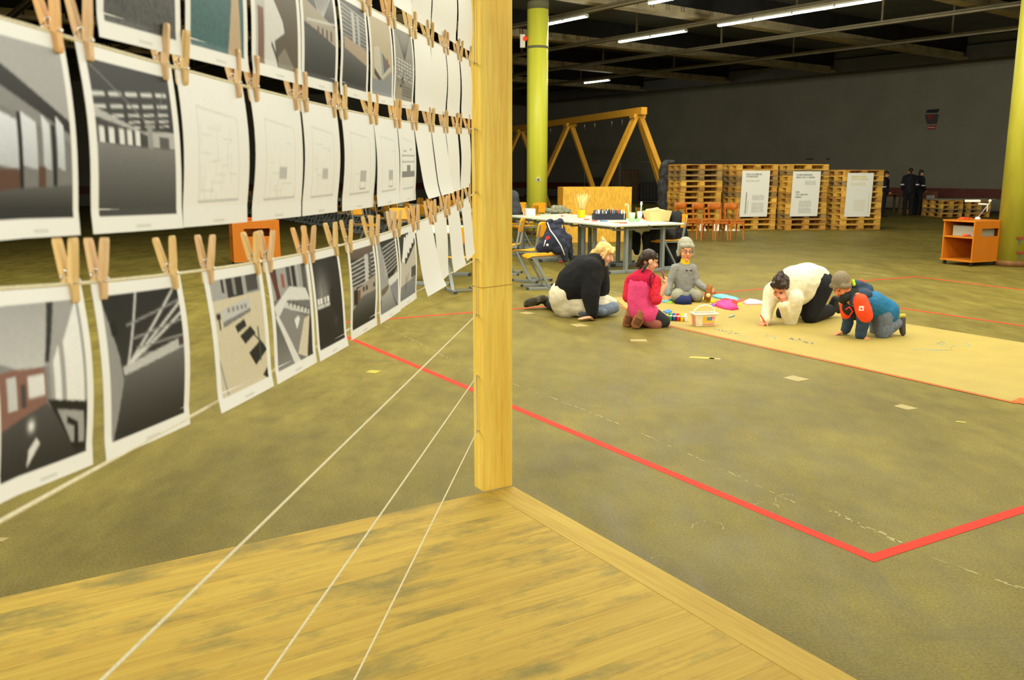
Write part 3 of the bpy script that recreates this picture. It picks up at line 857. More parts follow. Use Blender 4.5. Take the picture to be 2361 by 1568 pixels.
for k, (a, b, c) in enumerate(((956, 992, .040), (997, 1026, .010), (1030, 1055, .024), (1061, 1082, .020))):
    hang('C', a, b, None, 'blank sheet on the lower cord, %s from the corner post' % ordn[3 - k], c, short='lower blank sheet, %s from the post' % ordn[3 - k])
hang('A', 178, 386, p_a1, 'print of plain grey asphalt, nearest the teal print on the upper cord', .004, short='grey asphalt print')
hang('A', 396, 549, p_a2, 'print of teal floor with a wooden plank, upper cord', .004, short='teal print')
hang('A', 556, 676, p_a3, 'print of white torn pillar over brown floor, upper cord', .006, short='white pillar print')
hang('A', 679, 764, p_a4, 'print of ribbed ceiling with a slanting facade, upper cord', .004, short='ribbed ceiling print')
hang('A', 772, 839, p_a5, 'print of hall with two pale ceiling panels, upper cord', .002, short='ceiling panels print')
hang('A', 842, 896, p_a6, 'print of beige passage with a glazed booth, upper cord', .006, short='glazed booth print')
hang('A', 900, 946, p_a7, 'print of lattice windows and stairs, upper cord', .002, short='lattice print')
for k, (a, b, c) in enumerate(((950, 988, .004), (990, 1024, .0), (1026, 1056, .002), (1058, 1083, .006))):
    hang('A', a, b, None, 'blank sheet on the upper cord, %s from the corner post' % ordn[3 - k], c, short='upper blank sheet, %s from the post' % ordn[3 - k])
for k, (a, b, c) in enumerate(((893, 937, .01), (943, 989, .0), (991, 1048, .0), (1050, 1084, .004))):
    hang('Z', a, b, None, 'blank sheet on the topmost cord, %s from the corner post' % ordn[3 - k], c, short='topmost blank sheet, %s from the post' % ordn[3 - k])

# ---- clothes pegs: two prongs and a wire spring
tints = [(S(232, 200, 138), S(206, 166, 100)), (S(236, 190, 124), S(208, 150, 84)), (S(228, 196, 150), S(200, 156, 104))]
m_spring = mat('spring_wire', S(205, 208, 212), .22, metal=1.0)
pegs = []
for ti, (a, b) in enumerate(tints):
    mw = wood('peg_beech_%d' % ti, a, b, 'Z', 30, .5, .6)
    r = thing('clothes_peg', 'wooden clothes peg', 'clothes peg')
    for sd in (-1, 1):
        pm = MB()
        # half profile: jaw tip, jaw, fulcrum, grip end  (x outward, z up)
        prof = [(-.021, .0012, .0058), (-.016, .0004, .0074), (.006, .0006, .0086), (.018, .0026, .0108), (.046, .0072, .0142), (.051, .0086, .0138)]
        vs = []
        for z, xi, xo in prof:
            for y in (-.0052, .0052):
                vs += [(sd * xi, y, z), (sd * xo, y, z)]
        fs = []
        for k in range(len(prof) - 1):
            p, q = 4 * k, 4 * (k + 1)
            for x, y in ((0, 1), (1, 3), (3, 2), (2, 0)):
                fs.append((p + x, p + y, q + y, q + x) if sd > 0 else (q + x, q + y, p + y, p + x))
        e = 4 * (len(prof) - 1)
        fs += [(0, 2, 3, 1), (e, e + 1, e + 3, e + 2)] if sd > 0 else [(0, 1, 3, 2), (e, e + 2, e + 3, e + 1)]
        pm.add(vs, fs); pm.build('prong', mw, r, local=True, bevel=.0008, seg=1)
    pm = MB()
    for y in np.linspace(-.0042, .0042, 4):
        ring = [Vector((.0042 * math.cos(a), y, .011 + .0042 * math.sin(a))) for a in np.linspace(0, 2 * PI, 10, endpoint=False)]
        pm.tube(ring, .0011, 5, closed=True)
    for sd in (-1, 1):
        pm.tube([(sd * .004, sd * .0058, .011), (sd * .0085, sd * .0058, .002), (sd * .0092, sd * .003, .001), (sd * .0092, -sd * .004, .001)], .0009, 5)
    pm.build('spring', m_spring, r, local=True)
    pegs.append(Proto(r))
ang = math.atan2(NN.y, NN.x)
for row, s, short, side in PINS:
    pr = random.choice(pegs)
    c = CP(s, zfun[row](s), .0)
    tx, ty = random.uniform(-.10, .10), random.uniform(-.06, .16)
    if row in 'B' and s > .3: ty -= .1
    pr.put(c, label='wooden clothes peg on the %s edge of the %s' % (side, short), group='wooden clothes pegs on the cords', rot=(tx, -.07 + random.uniform(-.06, .06), ang + random.uniform(-.2, .2)))

# ================================================================== FLOOR MARKINGS
m_tape = mat('red_tape', S(215, 62, 44), .7, spec=.12, noise=.12, nscale=60)
m_tape2 = mat('orange_tape', S(250, 100, 30), .45, noise=.1, nscale=60)
def strip(pts, w, z, m, name, label, cat, parent=None, group=None, th=.0006):
    mb = MB()
    for a, b in zip(pts[:-1], pts[1:]):
        a, b = Vector(a), Vector(b); d = (b - a).normalized(); n = Vector((-d.y, d.x, 0)) * (w / 2)
        mb.prism([a - n + Vector((0, 0, z)), b - n + Vector((0, 0, z)), b + n + Vector((0, 0, z)), a + n + Vector((0, 0, z))], (0, 0, th))
    o = mb.build(name, m, parent)
    if label: tag(o, label, cat, group)
    return o
ka, kb, kc = G(2012, 1287), G(733, 749), G(2112, 638)
kd = kc + (ka - kb)
kd = kc + (G(2361, 669) - kc) * 3.0
dka = (G(2361, 1174) - ka)
strip([ka + (ka - kb).normalized() * .03, kb], .056, .0004, m_tape, 'floor_tape', 'red floor tape running from the near corner towards the cabinets', 'floor tape', group='red floor tape')
strip([ka - dka.normalized() * .03, ka + dka * 2.2], .056, .0010, m_tape, 'floor_tape', 'red floor tape leaving the near corner along the platform side', 'floor tape', group='red floor tape')
strip([kb, kc], .05, .0010, m_tape, 'floor_tape', 'red floor tape passing behind the seated blonde woman', 'floor tape', group='red floor tape')
strip([kc, kd], .05, .0004, m_tape, 'floor_tape', 'far red floor tape towards the yellow column', 'floor tape', group='red floor tape')
strip([G(1905, 686), G(2361, 752), G(2361, 752) + (G(2361, 752) - G(1905, 686)) * .6], .05, .0016, m_tape, 'floor_tape', 'red floor tape behind the kraft paper and the small child', 'floor tape', group='red floor tape')

# ---- kraft paper strip with drawings
m_kraft = mat('kraft_paper', S(167, 146, 70), .7, noise=.07, nscale=3, bump=.05)
KP = [G(1412, 686), G(1445, 712), G(1532, 748), G(1780, 804), G(2020, 856), G(2345, 929), G(2650, 1000), G(2760, 870), G(2361, 791), G(2120, 752), G(2000, 733), G(1905, 716), G(1760, 694), G(1640, 684)]
mb = MB(); mb.prism([q + Vector((0, 0, .002)) for q in KP], (0, 0, .001))
kraft = tag(mb.build('kraft_paper', m_kraft), 'long strip of kraft paper spread on the floor for drawing', 'paper')
KZ = .0032
strip([G(1425, 704), G(1532, 750), G(1780, 806), G(2020, 858), G(2345, 931)], .028, .0032, m_tape2, 'paper_tape', 'thin orange tape along the near edge of the kraft paper', 'tape')
mb = MB(); mb.prism([G(2333, 926) + Vector((0, 0, .004)), G(2375, 938) + Vector((0, 0, .004)), G(2390, 925) + Vector((0, 0, .004)), G(2352, 918) + Vector((0, 0, .004))], (0, 0, .001))
tag(mb.build('paper_tape', m_tape2), 'short orange tape piece at the kraft paper corner', 'tape')
m_blue = mat('crayon_blue', S(70, 104, 150), .8)
m_lblue = mat('crayon_pale_blue', S(120, 165, 175), .8)
def scribble(pts, w, m, label):
    mb = MB(); mb.tube([G(x, y, KZ) for x, y in pts], w, 4)
    for q in mb.v: q.z = KZ + (q.z - KZ) * .05
    tag(mb.build('crayon_drawing', m), label, 'drawing', 'crayon drawings on the kraft paper')
def zig(x0, y0, x1, y1, n, a):
    r = random.Random(int(x0 + y0))
    return [(x0 + (x1 - x0) * i / n + r.uniform(-a, a), y0 + (y1 - y0) * i / n + r.uniform(-a, a) * .35) for i in range(n + 1)]
scribble(zig(1647, 760, 1684, 765, 9, 7), .006, m_blue, 'dark blue crayon scribble in front of the lidded plastic box')
scribble(zig(1676, 768, 1706, 770, 8, 7), .006, m_blue, 'blue crayon scribble beside the dark one near the paper edge')
scribble(zig(1700, 773, 1735, 778, 6, 5), .004, m_lblue, 'pale crayon scribble between the blue scribbles and the woman drawing')
scribble(zig(1766, 773, 1792, 781, 7, 6), .005, m_lblue, 'pale blue crayon mark just in front of the kneeling elbow')
scribble(zig(1815, 780, 1850, 783, 9, 7), .006, m_blue, 'short blue crayon scrawl between the elbow and the child hand')
scribble(zig(1850, 788, 1878, 792, 7, 6), .005, m_blue, 'small blue crayon scrawl before the child hand')
scribble([(2105, 807), (2140, 804), (2160, 807), (2195, 807), (2140, 808)], .006, m_lblue, 'long pale blue crayon line behind the child shoe')
scribble([(2160, 793), (2172, 788), (2180, 792), (2166, 796), (2192, 802), (2200, 796), (2230, 799), (2236, 795), (2222, 790)], .005, m_lblue, 'looping pale blue crayon drawing on the open kraft paper')

# ---- tape scraps, chalk
m_beige = mat('beige_tape', S(166, 148, 92), .6, noise=.2, nscale=40)
m_yel = mat('yellow_tape', S(176, 162, 50), .6)
def patch(cx, cy, w, h, m, label, rot=0.0):
    c = G(cx, cy); r = Matrix.Rotation(rot - AX, 3, 'Z')
    pts = [c + r @ Vector((i * w / 2, j * h / 2, .0006)) for i, j in ((-1, -.8), (.9, -1), (1, 1), (-.85, .9))]
    mb = MB(); mb.prism(pts, (0, 0, .0006)); tag(mb.build('tape_scrap', m), label, 'tape scrap', 'tape scraps on the floor')
patch(1835, 873, .14, .16, m_beige, 'beige tape rectangle stuck on the floor before the kraft paper', 1.2)
patch(2087, 939, .10, .13, m_beige, 'torn beige tape scrap on the floor below the kraft paper', 1.1)
patch(1215, 722, .13, .16, m_beige, 'beige tape scrap on the floor near the woman shoe', 1.3)
patch(1335, 750, .14, .18, m_beige, 'beige tape scrap on the floor left of the planted hand', 1.0)
patch(1472, 785, .16, .12, m_beige, 'beige tape scrap on the floor in front of the girl boots', .6)
patch(1618, 825, .22, .08, m_yel, 'torn yellow tape scrap on the floor in front of the plastic box', .3)
patch(860, 857, .10, .10, m_yel, 'yellow green tape curl on the floor below the dark print', .2)
patch(1648, 827, .1, .06, m_beige, 'small beige shred beside the torn yellow tape', .2)
patch(2215, 973, .06, .03, m_yel, 'small yellow tape shred below the paper corner', .1)
patch(2, 1244, .05, .04, m_beige, 'pale paper shred on the floor behind the platform', .4)
m_chalk = mat('chalk', S(184, 172, 120), .95, noise=.3, nscale=90)
def chalk(pts, w, label, dens=.7, step=.035):
    mb = MB(); r = random.Random(len(pts) + int(pts[0][0]))
    pts = [G(*q) for q in pts]
    for a, b in zip(pts[:-1], pts[1:]):
        L = (b - a).length; d = (b - a) / L; n = Vector((-d.y, d.x, 0)); t = 0
        while t < L:
            if r.random() < dens:
                l = step * r.uniform(.4, 1.6); ww = w * r.uniform(.25, 1); o = n * r.uniform(-w, w) * .6
                p = a + d * t + o + Vector((0, 0, .0005)); q = p + d * l + n * r.uniform(-.004, .004)
                mb.add([p - n * ww / 2, q - n * ww / 3, q + n * ww / 2, p + n * ww / 3], [(0, 1, 2, 3)])
            t += step
    o = mb.build('chalk_line', m_chalk); tag(o, label, 'chalk line', kind='stuff')
chalk([(868, 742), (1086, 852), (1220, 897), (1380, 958), (1500, 1008), (1640, 1070), (1830, 1158)], .010, 'thin broken chalk line from behind the post along the taped area', .5)
chalk([(1915, 1177), (1980, 1208), (2068, 1247)], .022, 'heavier chalk stroke inside the red tape corner', .9, .02)
chalk([(2116, 1272), (2165, 1292), (2250, 1322), (2361, 1358)], .014, 'faded chalk line continuing past the red tape corner', .6)
def arc(cx, cy, rx, ry, a0, a1, n=14):
    return [(cx + rx * math.cos(math.radians(a)), cy - ry * math.sin(math.radians(a))) for a in np.linspace(a0, a1, n)]
chalk(arc(1632, 1216, 36, 14, 190, -5), .007, 'curved chalk stroke just above the platform edge', .8, .012)
chalk(arc(1765, 1172, 30, 14, 170, -5), .007, 'curved chalk stroke touching the red tape', .7, .012)
chalk(arc(1812, 1152, 26, 12, 210, -10), .006, 'curved chalk stroke beyond the red tape', .7, .012)
chalk(arc(1530, 1290, 30, 8, 200, -20), .006, 'faint curved chalk stroke by the platform edge', .6, .012)
chalk([(1985, 628), (2055, 636)], .05, 'wide worn white line patch behind the small child', .8, .05)
chalk([(1960, 634), (2040, 640)], .04, 'second worn white line patch behind the small child', .7, .05)
chalk([(1395, 668), (1455, 684)], .02, 'white floor line between the woman and the girl', .95, .04)
chalk([(1330, 700), (1480, 696)], .015, 'thin white floor line behind the girl', .9, .04)
chalk([(420, 527), (560, 640), (640, 700), (720, 760)], .008, 'thin yellow line across the floor behind the prints', .9, .05)

# ================================================================== PALLET STACKS WITH POSTERS
pw = [wood('pallet_wood_%d' % i, a, b, 'X', 5, .75, 1.0, None, (3, .5, S(110, 92, 60), .5), .28) for i, (a, b) in enumerate(((S(244, 194, 88), S(214, 158, 58)), (S(220, 166, 78), S(178, 126, 50)), (S(180, 148, 92), S(132, 102, 58))))]
def pallet_proto(i):
    r = thing('pallet', 'wooden transport pallet', 'pallet')
    m = pw[i]
    def part(name, size, spots):
        first = None
        for sx, sy, sz in spots:
            if first is None:
                k = MB(); k.box((0, 0, 0), size); first = k.build(name, m, r, local=True); o = first
            else:
                o = first.copy(); COL.objects.link(o); o.parent = r
            o.location = (sx, sy, sz)
    part('top_board', (1.2, .145, .022), [(0, y, .133) for y in (-.327, 0, .327)])
    part('narrow_top_board', (1.2, .1, .022), [(0, y, .133) for y in (-.164, .164)])
    part('cross_board', (.145, .8, .022), [(x, 0, .111) for x in (-.527, 0, .527)])
    part('block', (.145, .1, .078), [(x, y, .061) for x in (-.527, .527) for y in (-.35, .35)])
    part('middle_block', (.145, .145, .078), [(x, 0, .061) for x in (-.527, 0, .527)] + [(0, y, .061) for y in (-.35, .35)])
    part('bottom_board', (1.2, .1, .022), [(0, y, .011) for y in (-.35, .35)])
    part('wide_bottom_board', (1.2, .145, .022), [(0, 0, .011)])
    return Proto(r)
pal = [pallet_proto(i) for i in range(3)]
YAW = math.radians(15)
px_ = Vector((math.cos(YAW), math.sin(YAW), 0)); py_ = Vector((-math.sin(YAW), math.cos(YAW), 0))
stacks = [(1566, 532, 12, 'the stack without poster'), (1695, 531, 12, 'the dark headed poster stack'), (1812, 531, 12, 'the middle poster stack'), (1939, 531, 11, 'the yellow lettered poster stack')]
PALTOP = []
for k, (x, y, n, where) in enumerate(stacks):
    fl_ = G(x, y); fl_.z = 0
    c = fl_ + px_ * .6 + py_ * .4
    pr = random.Random(k + 3)
    for i in range(n):
        kind = pr.choices((0, 1, 2), (.5, .35, .15))[0]
        pal[kind].put(c + Vector((pr.uniform(-.012, .012), pr.uniform(-.012, .012), i * .1445)), YAW + pr.uniform(-.008, .008),
                      'wooden pallet, %s from the floor in %s' % (ordn[i], where), 'pallets in the four tall stacks')
    PALTOP.append((c, n * .1445, fl_))
# posters: paper sheets hung on the stack fronts
m_poster = m_print
def poster(k, xa, xb, ya, yb, fn, label):
    c, top, fl_ = PALTOP[k]
    pl = fl_ - py_ * .05
    a, b = on_plane(xa, ya, pl, py_), on_plane(xb, ya, pl, py_)
    lo = on_plane(xa, yb, pl, py_)
    hgt = a.z - lo.z
    cv = Canvas(72); cv.c[:] = (.93, .92, .87); fn(cv)
    def P3(u, v):
        p = a.lerp(b, u); p.z = a.z - v * hgt
        return p - py_ * (.006 * math.sin(v * PI)) + px_ * (-.03 * v), -py_
    o = sheet_mesh('poster', P3, 71, cv); tag(o, label, 'poster', 'posters on the pallet stacks')
def tl(c, x0, x1, y, h, col, seed):
    """a line of lettering too small to read: upright strokes with word gaps"""
    r = random.Random(seed); x = x0
    while x < x1:
        w = r.uniform(.016, .03); c.line((x, y - h / 2), (x + w * .3, y + h / 2), .010, col); x += w
        if r.random() < .13: x += .02
dk, lg, yl = (.20, .20, .21), (.62, .62, .60), (.80, .66, .25)
def po1(c):
    tl(c, .16, .70, .085, .022, dk, 1); tl(c, .16, .58, .135, .022, dk, 2)
    for i in range(2): tl(c, .16, .64, .215 + i * .025, .010, lg, 3 + i)
    for i in range(5): tl(c, .42, .84, .54 + i * .022, .008, lg, 9 + i)
    for i in range(9): tl(c, .42, .84, .70 + i * .024, .008, lg, 20 + i)
    for y in np.arange(.48, .92, .02): c.line((.19, y), (.215, y), .010, dk)
    for y in np.arange(.66, .92, .02): c.line((.26, y), (.28, y), .009, lg)
def po2(c):
    tl(c, .14, .70, .085, .022, dk, 31); tl(c, .14, .78, .14, .022, dk, 32)
    for i in range(4): tl(c, .46, .84, .22 + i * .024, .009, lg, 33 + i)
    tl(c, .16, .28, .46, .02, dk, 41); tl(c, .16, .60, .515, .022, dk, 42); tl(c, .16, .36, .57, .02, dk, 43)
    for i in range(6): tl(c, .30, .74, .66 + i * .024, .008, lg, 50 + i)
    for i in range(5): tl(c, .30, .74, .82 + i * .024, .008, lg, 60 + i)
def po3(c):
    tl(c, .16, .72, .09, .022, yl, 71); tl(c, .16, .78, .145, .022, yl, 72)
    for i in range(2): tl(c, .16, .72, .24 + i * .03, .012, (.84, .76, .5), 73 + i)
    for i in range(9): tl(c, .34, .76, .62 + i * .03, .008, (.84, .80, .64), 80 + i)
    for y in np.arange(.48, .92, .02): c.line((.88, y), (.905, y), .010, (.84, .74, .45))
poster(1, 1712, 1776, 393.5, 500, po1, 'white poster with dark heading on the stack beside the chairs')
poster(2, 1829, 1893, 395, 499, po2, 'white poster with two dark text blocks on the middle stack')
poster(3, 1955, 2015, 399, 500, po3, 'white poster with pale yellow lettering on the end stack')
# loose white paper lying against the stacks under the chairs
m_paper = mat('white_paper', S(240, 238, 225), .7)
for i, (x0, x1, y0, y1) in enumerate(((1612, 1628, 532, 517), (1643, 1662, 532, 515), (1668, 1682, 532, 520), (1682, 1706, 532, 529))):
    a, b = G(x0, y0), G(x1, y0); hh = (y0 - y1) / 85.0
    mb = MB(); mb.add([a + Vector((0, 0, .003)), b + Vector((0, 0, .003)), b.lerp(a, .2) + Vector((0, .12, hh)), a.lerp(b, .25) + Vector((0, .12, hh))], [(0, 1, 2, 3)])
    mb.prism([a + Vector((0, -.1, .001)), b + Vector((0, -.1, .001)), b + Vector((0, 0, .001)), a + Vector((0, 0, .001))], (0, 0, .002))
    tag(mb.build('loose_paper', m_paper), 'crumpled white paper under the wooden chairs, %s from the poster' % ordn[3 - i], 'paper', 'loose white papers under the chairs')

# ================================================================== FOUR WOODEN CHAIRS
m_ochair = wood('chair_brown', S(206, 118, 40), S(170, 86, 24), 'Z', 8, .42, .7)
def wooden_chair():
    r = thing('wooden_chair', 'brown wooden chair', 'chair')
    w, d = .40, .40
    k = MB()
    pts = [(-.20, -.20), (-.17, -.215), (.17, -.215), (.20, -.20), (.19, .19), (.16, .2), (-.16, .2), (-.19, .19)]
    k.prism([(x, y, .44) for x, y in pts], (0, 0, .024)); k.build('seat', m_ochair, r, local=True, bevel=.004)
    k = MB(); n = 8
    prev = None
    vs = []
    for i in range(n + 1):
        x = -.195 + .39 * i / n; y = .235 + .03 * (1 - (2 * i / n - 1) ** 2)
        for z, dy in ((.68, 0), (.83, .03)):
            for t in (0, .016): vs.append((x, y + dy + t, z))
    fs = []
    for i in range(n):
        a, b = 4 * i, 4 * i + 4
        fs += [(a, b, b + 2, a + 2), (a + 1, a + 3, b + 3, b + 1), (a + 2, b + 2, b + 3, a + 3), (a, a + 1, b + 1, b)]
    fs += [(0, 2, 3, 1), (4 * n, 4 * n + 1, 4 * n + 3, 4 * n + 2)]
    k.add(vs, fs, 0, True); k.build('backrest', m_ochair, r, local=True)
    for s in (-1, 1):
        k = MB(); k.bar((s * .17, -.185, .44), (s * .185, -.2, 0), .038, .038, w1=.026, h1=.026); k.build('leg', m_ochair, r, local=True)
        k = MB(); k.bar((s * .17, .2, .46), (s * .18, .27, 0), .036, .036, w1=.026, h1=.026); k.build('leg', m_ochair, r, local=True)
        k = MB(); k.bar((s * .17, .2, .44), (s * .175, .25, .70), .034, .03); k.build('back_post', m_ochair, r, local=True)
        k = MB(); k.bar((s * .175, -.19, .40), (s * .175, .21, .40), .02, .05); k.build('side_rail', m_ochair, r, local=True)
        k = MB()
        k.tube([(s * .172, -.2, .24), (s * .15, -.2, .34), (s * .10, -.2, .40), (s * .02, -.2, .43)], .011, 6); k.build('curved_brace', m_ochair, r, local=True)
    k = MB(); k.bar((-.17, -.195, .405), (.17, -.195, .405), .022, .05); k.build('front_rail', m_ochair, r, local=True)
    for o in [x for x in bpy.data.objects if x.parent == r]: o.scale = (.84, 1, 1)
    return Proto(r)
wch = wooden_chair()
desc = ['beside the black jacket', 'second from the black jacket', 'third from the black jacket', 'in front of the first poster']
for i, (x, y) in enumerate(((1586, 553), (1625, 554), (1660, 555), (1697, 555))):
    c = G(x, y); c.z = 0
    wch.put(c + Vector((0, .22, 0)), math.radians((24, 18, 12, 8)[i]), 'orange brown wooden chair in the row before the pallets, ' + desc[i], 'four wooden chairs in a row')

# ================================================================== SCHOOL FURNITURE
m_frame = mat('frame_grey', S(142, 148, 146), .42, metal=.25)
m_frame_d = mat('frame_cap', S(60, 62, 62), .6)
m_lam = mat('laminate_grey', S(196, 200, 182), .5, noise=.05, nscale=3)
m_edge2 = mat('edge_grey', S(120, 124, 118), .5)
m_ply = wood('chair_ply', S(244, 176, 40), S(222, 146, 22), 'X', 5, .30, .5)
m_plyd = wood('chair_ply_back', S(214, 130, 34), S(186, 104, 22), 'X', 5, .35, .5)
def school_desk(L=1.5, Dp=.68):
    r = thing('school_desk', 'grey school desk', 'desk')
    k = MB(); c = .06
    pts = [(-L / 2 + c, -Dp / 2), (L / 2 - c, -Dp / 2), (L / 2, -Dp / 2 + c), (L / 2, Dp / 2 - c), (L / 2 - c, Dp / 2), (-L / 2 + c, Dp / 2), (-L / 2, Dp / 2 - c), (-L / 2, -Dp / 2 + c)]
    k.prism([(x, y, .722) for x, y in pts], (0, 0, .026)); k.build('tabletop', m_lam, r, local=True, bevel=.006)
    for s in (-1, 1):
        x = s * (L / 2 - .16)
        k = MB(); k.bar((x, 0, .02), (x, 0, .70), .075, .045, up=Vector((0, 1, 0))); k.build('leg', m_frame, r, local=True, bevel=.006)
        k = MB(); k.bar((x, -.30, .025), (x, .30, .025), .055, .05); ft = k.build('foot', m_frame, r, local=True, bevel=.006)
        for t in (-1, 1):
            k = MB(); k.box((x, t * .31, .022), (.06, .04, .044)); k.build('foot_cap', m_frame_d, ft, local=True)
        k = MB(); k.tube([(x, -.30, .714), (x, -.24, .672), (x, .24, .672), (x, .30, .714)], .018, 6); k.build('top_bracket', m_frame, r, local=True)
    for s in (-1, 1):
        k = MB(); k.bar((-L / 2 + .16, s * .22, .695), (L / 2 - .16, s * .22, .695), .03, .04); k.build('side_rail', m_frame, r, local=True)
    k = MB(); k.tube([(L / 2 - .1, -.2, .68), (L / 2 - .04, -.2, .66), (L / 2 - .03, -.2, .63), (L / 2 - .06, -.2, .62)], .005, 5); k.build('bag_hook', mat('plastic_white'), r, local=True)
    return Proto(r)
def curved_panel(k, w, z0, z1, y0, bow, th, lean, n=8, top_round=.03):
    vs = []; fs = []; rows_ = [(z0, .85), (z0 + .02, 1), (z1 - .04, 1), (z1 - .01, .93), (z1, .75)]
    for z, sw in rows_:
        for i in range(n + 1):
            t = 2 * i / n - 1; x = t * w / 2 * sw; y = y0 + bow * (1 - t * t) + lean * (z - z0)
            vs.append((x, y, z))
    nn_ = len(vs)
    vs += [(x, y + th, z) for x, y, z in vs]
    W = n + 1
    for j in range(len(rows_) - 1):
        for i in range(n):
            a = j * W + i
            fs.append((a, a + 1, a + W + 1, a + W)); fs.append((nn_ + a, nn_ + a + W, nn_ + a + W + 1, nn_ + a + 1))
    b = [(i) for i in range(W)] + [j * W + n for j in range(1, len(rows_))] + [(len(rows_) - 1) * W + i for i in range(n - 1, -1, -1)] + [j * W for j in range(len(rows_) - 2, 0, -1)]
    for i in range(len(b)):
        p, q = b[i], b[(i + 1) % len(b)]
        fs.append((p, nn_ + p, nn_ + q, q))
    k.add(vs, fs, 0, True)
def school_chair():
    """Plywood seat and back on a grey skid frame; the chair faces -y."""
    r = thing('school_chair', 'plywood school chair', 'chair')
    k = MB(); W = 9; vs = []; fs = []
    for j in range(W):
        y = -.20 + .40 * j / (W - 1)
        z = .452 + (-.03 * max(0, (-.12 - y) / .08) ** 2) + .012 * max(0, (y - .1) / .1) ** 2
        for i in range(W):
            t = 2 * i / (W - 1) - 1; x = t * .195 * (1 - .10 * max(0, (y - .0) / .2)); vs.append((x, y, z + .006 * t * t))
    n0 = len(vs); vs += [(x, y, z - .012) for x, y, z in vs]
    for j in range(W - 1):
        for i in range(W - 1):
            a = j * W + i; fs.append((a, a + 1, a + W + 1, a + W)); fs.append((n0 + a, n0 + a + W, n0 + a + W + 1, n0 + a + 1))
    for i in range(W - 1):
        for a, b in ((i, i + 1), ((W - 1) * W + i + 1, (W - 1) * W + i), ((i + 1) * W, i * W), (i * W + W - 1, (i + 1) * W + W - 1)):
            fs.append((a, n0 + a, n0 + b, b))
    k.add(vs, fs, 0, True); k.build('seat', m_ply, r, local=True)
    k = MB(); curved_panel(k, .40, .64, .86, .215, .025, .011, .22); k.build('backrest', m_ply, r, local=True)
    for s in (-1, 1):
        x = s * .17
        k = MB(); k.bar((x, -.20, .018), (x, .22, .018), .03, .036); rn_ = k.build('runner', m_frame, r, local=True, bevel=.004)
        for t in (-.2, .22):
            k = MB(); k.box((x, t, .017), (.036, .03, .034)); k.build('runner_cap', m_frame_d, rn_, local=True)
        k = MB(); k.bar((x, .10, .03), (x, -.13, .43), .028, .045, up=Vector((1, 0, 0))); k.build('leg', m_frame, r, local=True, bevel=.004)
        k = MB(); k.bar((x, -.17, .428), (x, .2, .428), .026, .03); k.build('seat_rail', m_frame, r, local=True, bevel=.004)
        k = MB(); k.bar((x, .19, .42), (x, .265, .82), .024, .03, up=Vector((1, 0, 0))); k.build('back_post', m_frame, r, local=True)
    k = MB(); k.bar((-.17, .08, .03), (.17, .08, .03), .02, .02); k.build('cross_bar', m_frame, r, local=True)
    return Proto(r)
desk = school_desk(); chair = school_chair()
# ---- craft table block: four desks pushed together
TC = G(1415, 520.5, .748); TC.z = 0
TA = math.radians(28); TU = Vector((-math.sin(TA), math.cos(TA), 0)); TV = Vector((math.cos(TA), math.sin(TA), 0)); desk12 = school_desk(1.2, .69)
tl_d = ['at the near end beside the coat chair', 'at the near end beside the jacket chair']
k = 0
for iv in range(2):
    for iu in range(3):
        c = TC + TU * (.6 + iu * 1.215) + TV * (.345 + iv * .70)
        desk12.put(c, math.atan2(TU.y, TU.x), 'grey desk of the craft table block, ' + (('pen crate', 'middle', 'white box')[iu]) + ' part, ' + ('jacket chair side' if iv == 0 else 'pallet side'), 'desks of the craft table block')
ZT = .7485
def T(x, y, dz=0.0):
    return G(x, y, ZT + dz)

# ---- long row of desks behind the prints, with chairs on both sides
ra, rb = G(1100, 489, .748), G(566, 442, .748); ra.z = rb.z = 0
rd = (rb - ra).normalized(); rn = Vector((-rd.y, rd.x, 0))          # rn points to the left-near side
if rn.y > 0: rn = -rn
nd = int((rb - ra).length / 1.52) + 1
rzr = math.atan2(rd.y, rd.x)
for i in range(nd):
    c = ra + rd * (1.52 * i + .3) - rn * .34
    desk.put(c, rzr, 'grey school desk in the long row behind the prints', 'desks in the long row behind the prints')
fn_ = math.atan2(-rn.y, -rn.x) + PI / 2
for i in range(nd * 2):
    c = ra + rd * (.76 * i - .1)
    j = random.uniform(-.05, .05)
    if i > 0:
        chair.put(c + rn * (.33 + j), fn_ + random.uniform(-.1, .1), 'yellow plywood school chair on the near side of the long desk row', 'chairs on the near side of the long desk row')
    chair.put(c - rn * (.68 + .33 + j), fn_ + PI + random.uniform(-.1, .1), 'yellow plywood school chair on the far side of the long desk row', 'chairs on the far side of the long desk row')
# ---- odd chairs and a desk in front of the row, seen under the prints
def put_chair(x, y, deg, label, dy=0.0):
    c = G(x, y); c.z = 0; return chair.put(c, math.radians(deg), label, None)
put_chair(846, 566, 60, 'lone yellow plywood chair turned sideways behind the striped ceiling print')
put_chair(925, 585, 10, 'lone yellow plywood chair with its back to the blank sheets')
put_chair(1068, 672, 200, 'yellow plywood chair standing just behind the corner post')
c = G(1010, 652); c.z = 0
desk.put(c + Vector((0, .3, 0)), math.radians(80), 'grey school desk standing alone behind the corner post')
# ---- chairs at the craft table
ch_j = G(1243, 664); ch_j.z = 0
chair.put(ch_j, math.radians(-78), 'yellow school chair carrying the navy jacket')
put_chair(1226, 648, -128, 'yellow school chair with a glossy back, behind the jacket chair')
put_chair(1166, 632, -100, 'yellow school chair half hidden by the corner post')
ch_k = G(1534, 616); ch_k.z = 0
chair.put(ch_k, math.radians(-70), 'school chair buried under the black coats at the craft table')
for (x, y, dg, lb) in ((1216, 556, 40, 'yellow chair tucked behind the white box end of the craft table'), (1262, 558, 40, 'yellow chair tucked behind the grey bag on the craft table')):
    put_chair(x, y, dg, lb)

